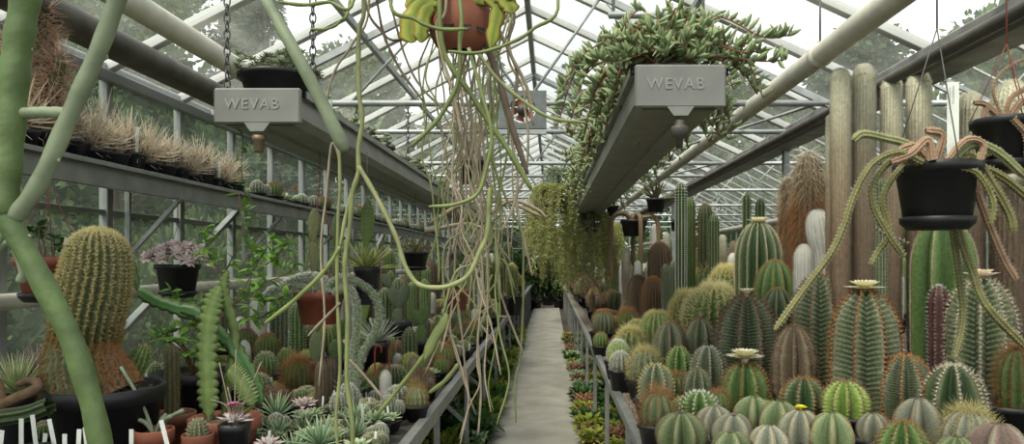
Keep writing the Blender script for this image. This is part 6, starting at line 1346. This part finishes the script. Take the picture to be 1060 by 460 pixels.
def ch_right(x, y):
    if y > 7.5 and x > 1.0 and rg.random() < .55: return int(rg.choice([i_co, i_cb, i_cw, i_bb, i_co, i_bg]))
    if x < .75 and y < 9: return int(rg.choice([i_flat, i_sr, i_gold, i_orng, i_greyc, i_bish, i_sr, i_flat, i_bo]))
    if y < 5: return int(rg.choice([i_bish, i_or, i_gold, i_orng, i_flat]))
    return int(rg.choice([i_bg, i_bo, i_bb, i_or, i_sr, i_orng, i_gold, i_wool, i_brcl, i_bo, i_bb, i_flat, i_sr]))
crowd(-2.32, -.70, 2.75, 9.0, ch_left, 'left', .84, .02, 560, zo)
crowd(-2.32, -.71, 9.0, 20.0, ch_left, 'left', 1.0, .04, 160, zo, 1.5)
crowd(.56, 2.15, 3.0, 9.0, ch_right, 'right', .85, .02, 360, zo)
crowd(.57, 2.15, 9.0, 20.0, ch_right, 'right', 1.02, .03, 160, zo, 1.5)
crowd(3.2, 5.0, 5.0, 16.0, lambda x, y: int(rg.choice([i_co, i_cb, i_cw, i_bg, i_bb])), 'neighbouring bay', 1.2, .05, 60, lambda y: 'middle', 1.6)

# ------------------------------------------------------------------ green plants on the floor under the bench edges
def floor_plant(seed, R, m, n=90, potk='terra', fold=LEAFB):
    rr = np.random.default_rng(seed); g = G(); a = rr.uniform(0, 6.28, n); d = np.sqrt(rr.random(n)) * R
    P = np.stack([d * np.cos(a), d * np.sin(a), .09 + .08 * rr.random(n)], 1); D = np.stack([np.cos(a), np.sin(a), rr.uniform(.1, 1.4, n)], 1) + rr.normal(size=(n, 3)) * .4
    scatter(g, fold[0], fold[1], P, D, R * rr.uniform(.35, .7, n), R * .28, thick=R * .2); return [pot_parts(potk, R * .6, .10), ('leaves', g.mesh('leaves', m))]
fpl = [('leafy_floor_plant', 'bright green leafy plant in a pot on the floor', floor_plant(1, .13, M_leaf)), ('yellow_green_floor_plant', 'yellow-green leafy plant in a pot on the floor', floor_plant(2, .14, mat('yellow_green_leaf', SPH((.25, .3, .04), (.36, .4, .07)), trans=.3), 120)),
       ('dark_floor_plant', 'dark green leafy plant in a pot on the floor', floor_plant(3, .15, M_leafd, 120, 'square')), ('rosette_floor_plant', 'pale rosette succulent on the floor', floor_plant(4, .11, M_hens, 80, 'square', FAT)),
       ('reddish_floor_plant', 'reddish brown succulent in a pot on the floor', floor_plant(5, .10, mat('reddish_leaf', SPH((.16, .08, .04), (.28, .14, .08))), 90, 'square', FAT))]
k = 0
for side, xs in (('left', (-.66, -.86, -1.08)), ('right', (.36, .58, .84))):
    for y in np.arange(3.4, 15, .235):
        for xi, x in enumerate(xs):
            if rg.random() < (.22 if xi else .12) + (.4 if xi == 2 else 0): continue
            nm, look, p = fpl[int(rg.choice([0, 0, 1, 2, 3] if side == 'left' else [3, 4, 2, 1, 4]))]; s = rg.uniform(.6, 1.05) * (1.0 if side == 'right' else 1.15)
            place(p, nm, look + ' under the %s bench' % side, 'plant', (x + rg.uniform(-.02, .02), y, -.039), rg.uniform(0, 6), s, nm.replace('_', ' ') + 's under the %s bench' % side); k += 1
# ------------------------------------------------------------------ hanging feathery foliage far along the path
def feathery(seed, H, R, m, n=9500, lf=.06):
    rr = np.random.default_rng(seed); g = G(); gt = G(); ns = 60
    P = []
    for k in range(ns):
        a = rr.uniform(0, 6.28); d = np.array([math.cos(a), math.sin(a), 0]); l = H * rr.uniform(.4, 1)
        Q = smoothpath([(0, 0, 0), d * R * rr.uniform(.3, .7) + [0, 0, .12], d * R * rr.uniform(.6, 1) + [0, 0, -l * .4], d * R * rr.uniform(.5, 1.1) + [0, 0, -l]], 16); tube(gt, Q, np.linspace(.004, .0015, 16), 4); P.append(Q)
    P = np.array(P); i = rr.integers(0, ns, n); j = rr.uniform(2, 14.99, n); jj = j.astype(int); Q = P[i, jj] * (1 - (j - jj))[:, None] + P[i, jj + 1] * (j - jj)[:, None]
    scatter(g, LOWLEAF[0], LOWLEAF[1], Q, rr.normal(size=(n, 3)) + [0, 0, -.2], lf * rr.uniform(.5, 1.2, n), lf * .16, roll=rr.uniform(0, 6, n)); return [('stems', gt.mesh('stems', M_dry)), ('foliage', g.mesh('foliage', m))]
ff = [feathery(1, .95, .32, M_frond), feathery(2, .7, .34, M_frondg), feathery(3, 1.0, .34, mat('olive_feathery_foliage', SPH((.17, .19, .05), (.28, .30, .09)), trans=.3))]
for k, (px, py, Y, i, lab, s) in enumerate([(571, 205, 8.4, 0, 'pale yellow-green feathery foliage hanging left of the right trough far down the path', 1.0), (585, 186, 9.0, 1, 'grey-green feathery foliage hanging beside the right trough above the yellowish one', 1.0),
        (560, 222, 11.6, 2, 'olive feathery foliage hanging over the path deep in the house', .75), (612, 232, 9.3, 2, 'olive feathery foliage hanging right under the right trough', 1.0), (630, 240, 11.6, 0, 'yellow-green feathery foliage hanging behind the small pots at right', .9),
        (597, 240, 14.8, 2, 'olive foliage hanging at the far end right of the path', 1.3), (575, 248, 18.0, 2, 'dark foliage hanging over the far end of the path', 1.25),
        ]):
    x, y_, z_ = W(px, py, Y); r = empty('hanging_foliage_plant', (x, Y, z_)); tag(r, lab, 'plant'); 
    for nm, me in ff[i]: c = link(nm, me, r); c.scale = (s, s, s); c.rotation_euler = (0, 0, k)
    pt = pot_parts('black', .11, .12); c = link('pot', pt[1], r); c.location = (0, 0, -.1); g = G()
    for a in (0, 2.1, 4.2): string(g, (.11 * math.cos(a), .11 * math.sin(a), .02), (0, 0, .3 if z_ + .3 < 2.7 else 2.72 - z_))
    string(g, (0, 0, .3 if z_ + .3 < 2.7 else 2.71 - z_), (0, 0, 2.74 - z_)); link('hanger', g.mesh('hanger', M_chain), r)
# dark shrubs closing the far end of the path
for k, (x, y, s) in enumerate([(-.45, 25.0, 1.5), (.35, 25.2, 1.5), (-1.3, 25.3, 1.6), (1.3, 25.3, 1.6), (-.1, 25.8, 1.6)]):
    pass
M_dk = mat('end_wall_foliage', SPH((.02, .05, .015), (.05, .10, .03)), namt=.3, trans=.15)
rr = np.random.default_rng(4); g = G(); n = 1800; v = rr.normal(size=(n, 3)); v /= np.linalg.norm(v, axis=1)[:, None]
scatter(g, LEAFB[0], LEAFB[1], v * [.42, .35, .75] * (rr.random(n) ** .4)[:, None] + [0, 0, 1.1], v + rr.normal(size=(n, 3)) * .6, rr.uniform(.07, .16, n), rr.uniform(.04, .06, n)); gt = G(); tube(gt, np.array([(0, 0, .2), (0, 0, .7), (.03, 0, 1.4)]), .025, 6)
ep = [pot_parts('black', .2, .3), ('stem', gt.mesh('stem', M_wood)), ('foliage', g.mesh('foliage', M_dk))]
for k, (x, y) in enumerate([(-.5, 23.9), (.3, 24.2), (-.1, 25.4), (1.0, 25.95), (-1.1, 25.95)]):
    place(ep, 'dark_foliage_shrub', 'dark green potted shrub closing the far end of the path', 'plant', (x, y, -.04 if abs(x) < .6 else -.04), k, 1.0 + .1 * (k % 3), 'shrubs at the far end of the path')
# ================================================================== LIGHT, CAMERA
w = bpy.data.worlds.new('overcast_sky'); sc.world = w; w.use_nodes = True
N = w.node_tree.nodes; L = w.node_tree.links; bg = N['Background']
tc = N.new('ShaderNodeTexCoord'); nz = N.new('ShaderNodeTexNoise'); nz.inputs['Scale'].default_value = 2.2; nz.inputs['Detail'].default_value = 5
rp = N.new('ShaderNodeValToRGB'); rp.color_ramp.elements[0].position = .4; rp.color_ramp.elements[0].color = (.84, .87, .88, 1); rp.color_ramp.elements[1].position = .6; rp.color_ramp.elements[1].color = (1, 1, 1, 1)
L.new(tc.outputs['Generated'], nz.inputs['Vector']); L.new(nz.outputs['Fac'], rp.inputs['Fac']); L.new(rp.outputs['Color'], bg.inputs['Color'])
bg.inputs['Strength'].default_value = 1.35
su = bpy.data.lights.new('hazy_sun', 'SUN'); su.energy = 5.2; su.angle = math.radians(30); su.color = (1, .93, .80)
so = bpy.data.objects.new('hazy_sun', su); COL.objects.link(so); so.rotation_euler = (math.radians(28), math.radians(-22), 0)
cam = bpy.data.cameras.new('camera'); co = bpy.data.objects.new('camera', cam); COL.objects.link(co)
co.location = (0, 0, EYE); co.rotation_euler = (math.pi / 2, 0, 0)
cam.sensor_width = 36; cam.lens = F / 1060 * 36; cam.shift_x = -40 / 1060; cam.shift_y = 40 / 1060; cam.clip_start = .05; cam.clip_end = 300
sc.camera = co
sc.view_settings.view_transform = 'Standard'; sc.view_settings.look = 'None'; sc.view_settings.exposure = 0.30; sc.view_settings.gamma = 1; sc.view_settings.use_curve_mapping = False
sc.cycles.use_denoising = True; sc.cycles.max_bounces = 7; sc.cycles.transparent_max_bounces = 24; sc.cycles.diffuse_bounces = 4
sc.cycles.use_adaptive_sampling = True; sc.cycles.adaptive_threshold = .02; sc.cycles.caustics_reflective = False; sc.cycles.caustics_refractive = False
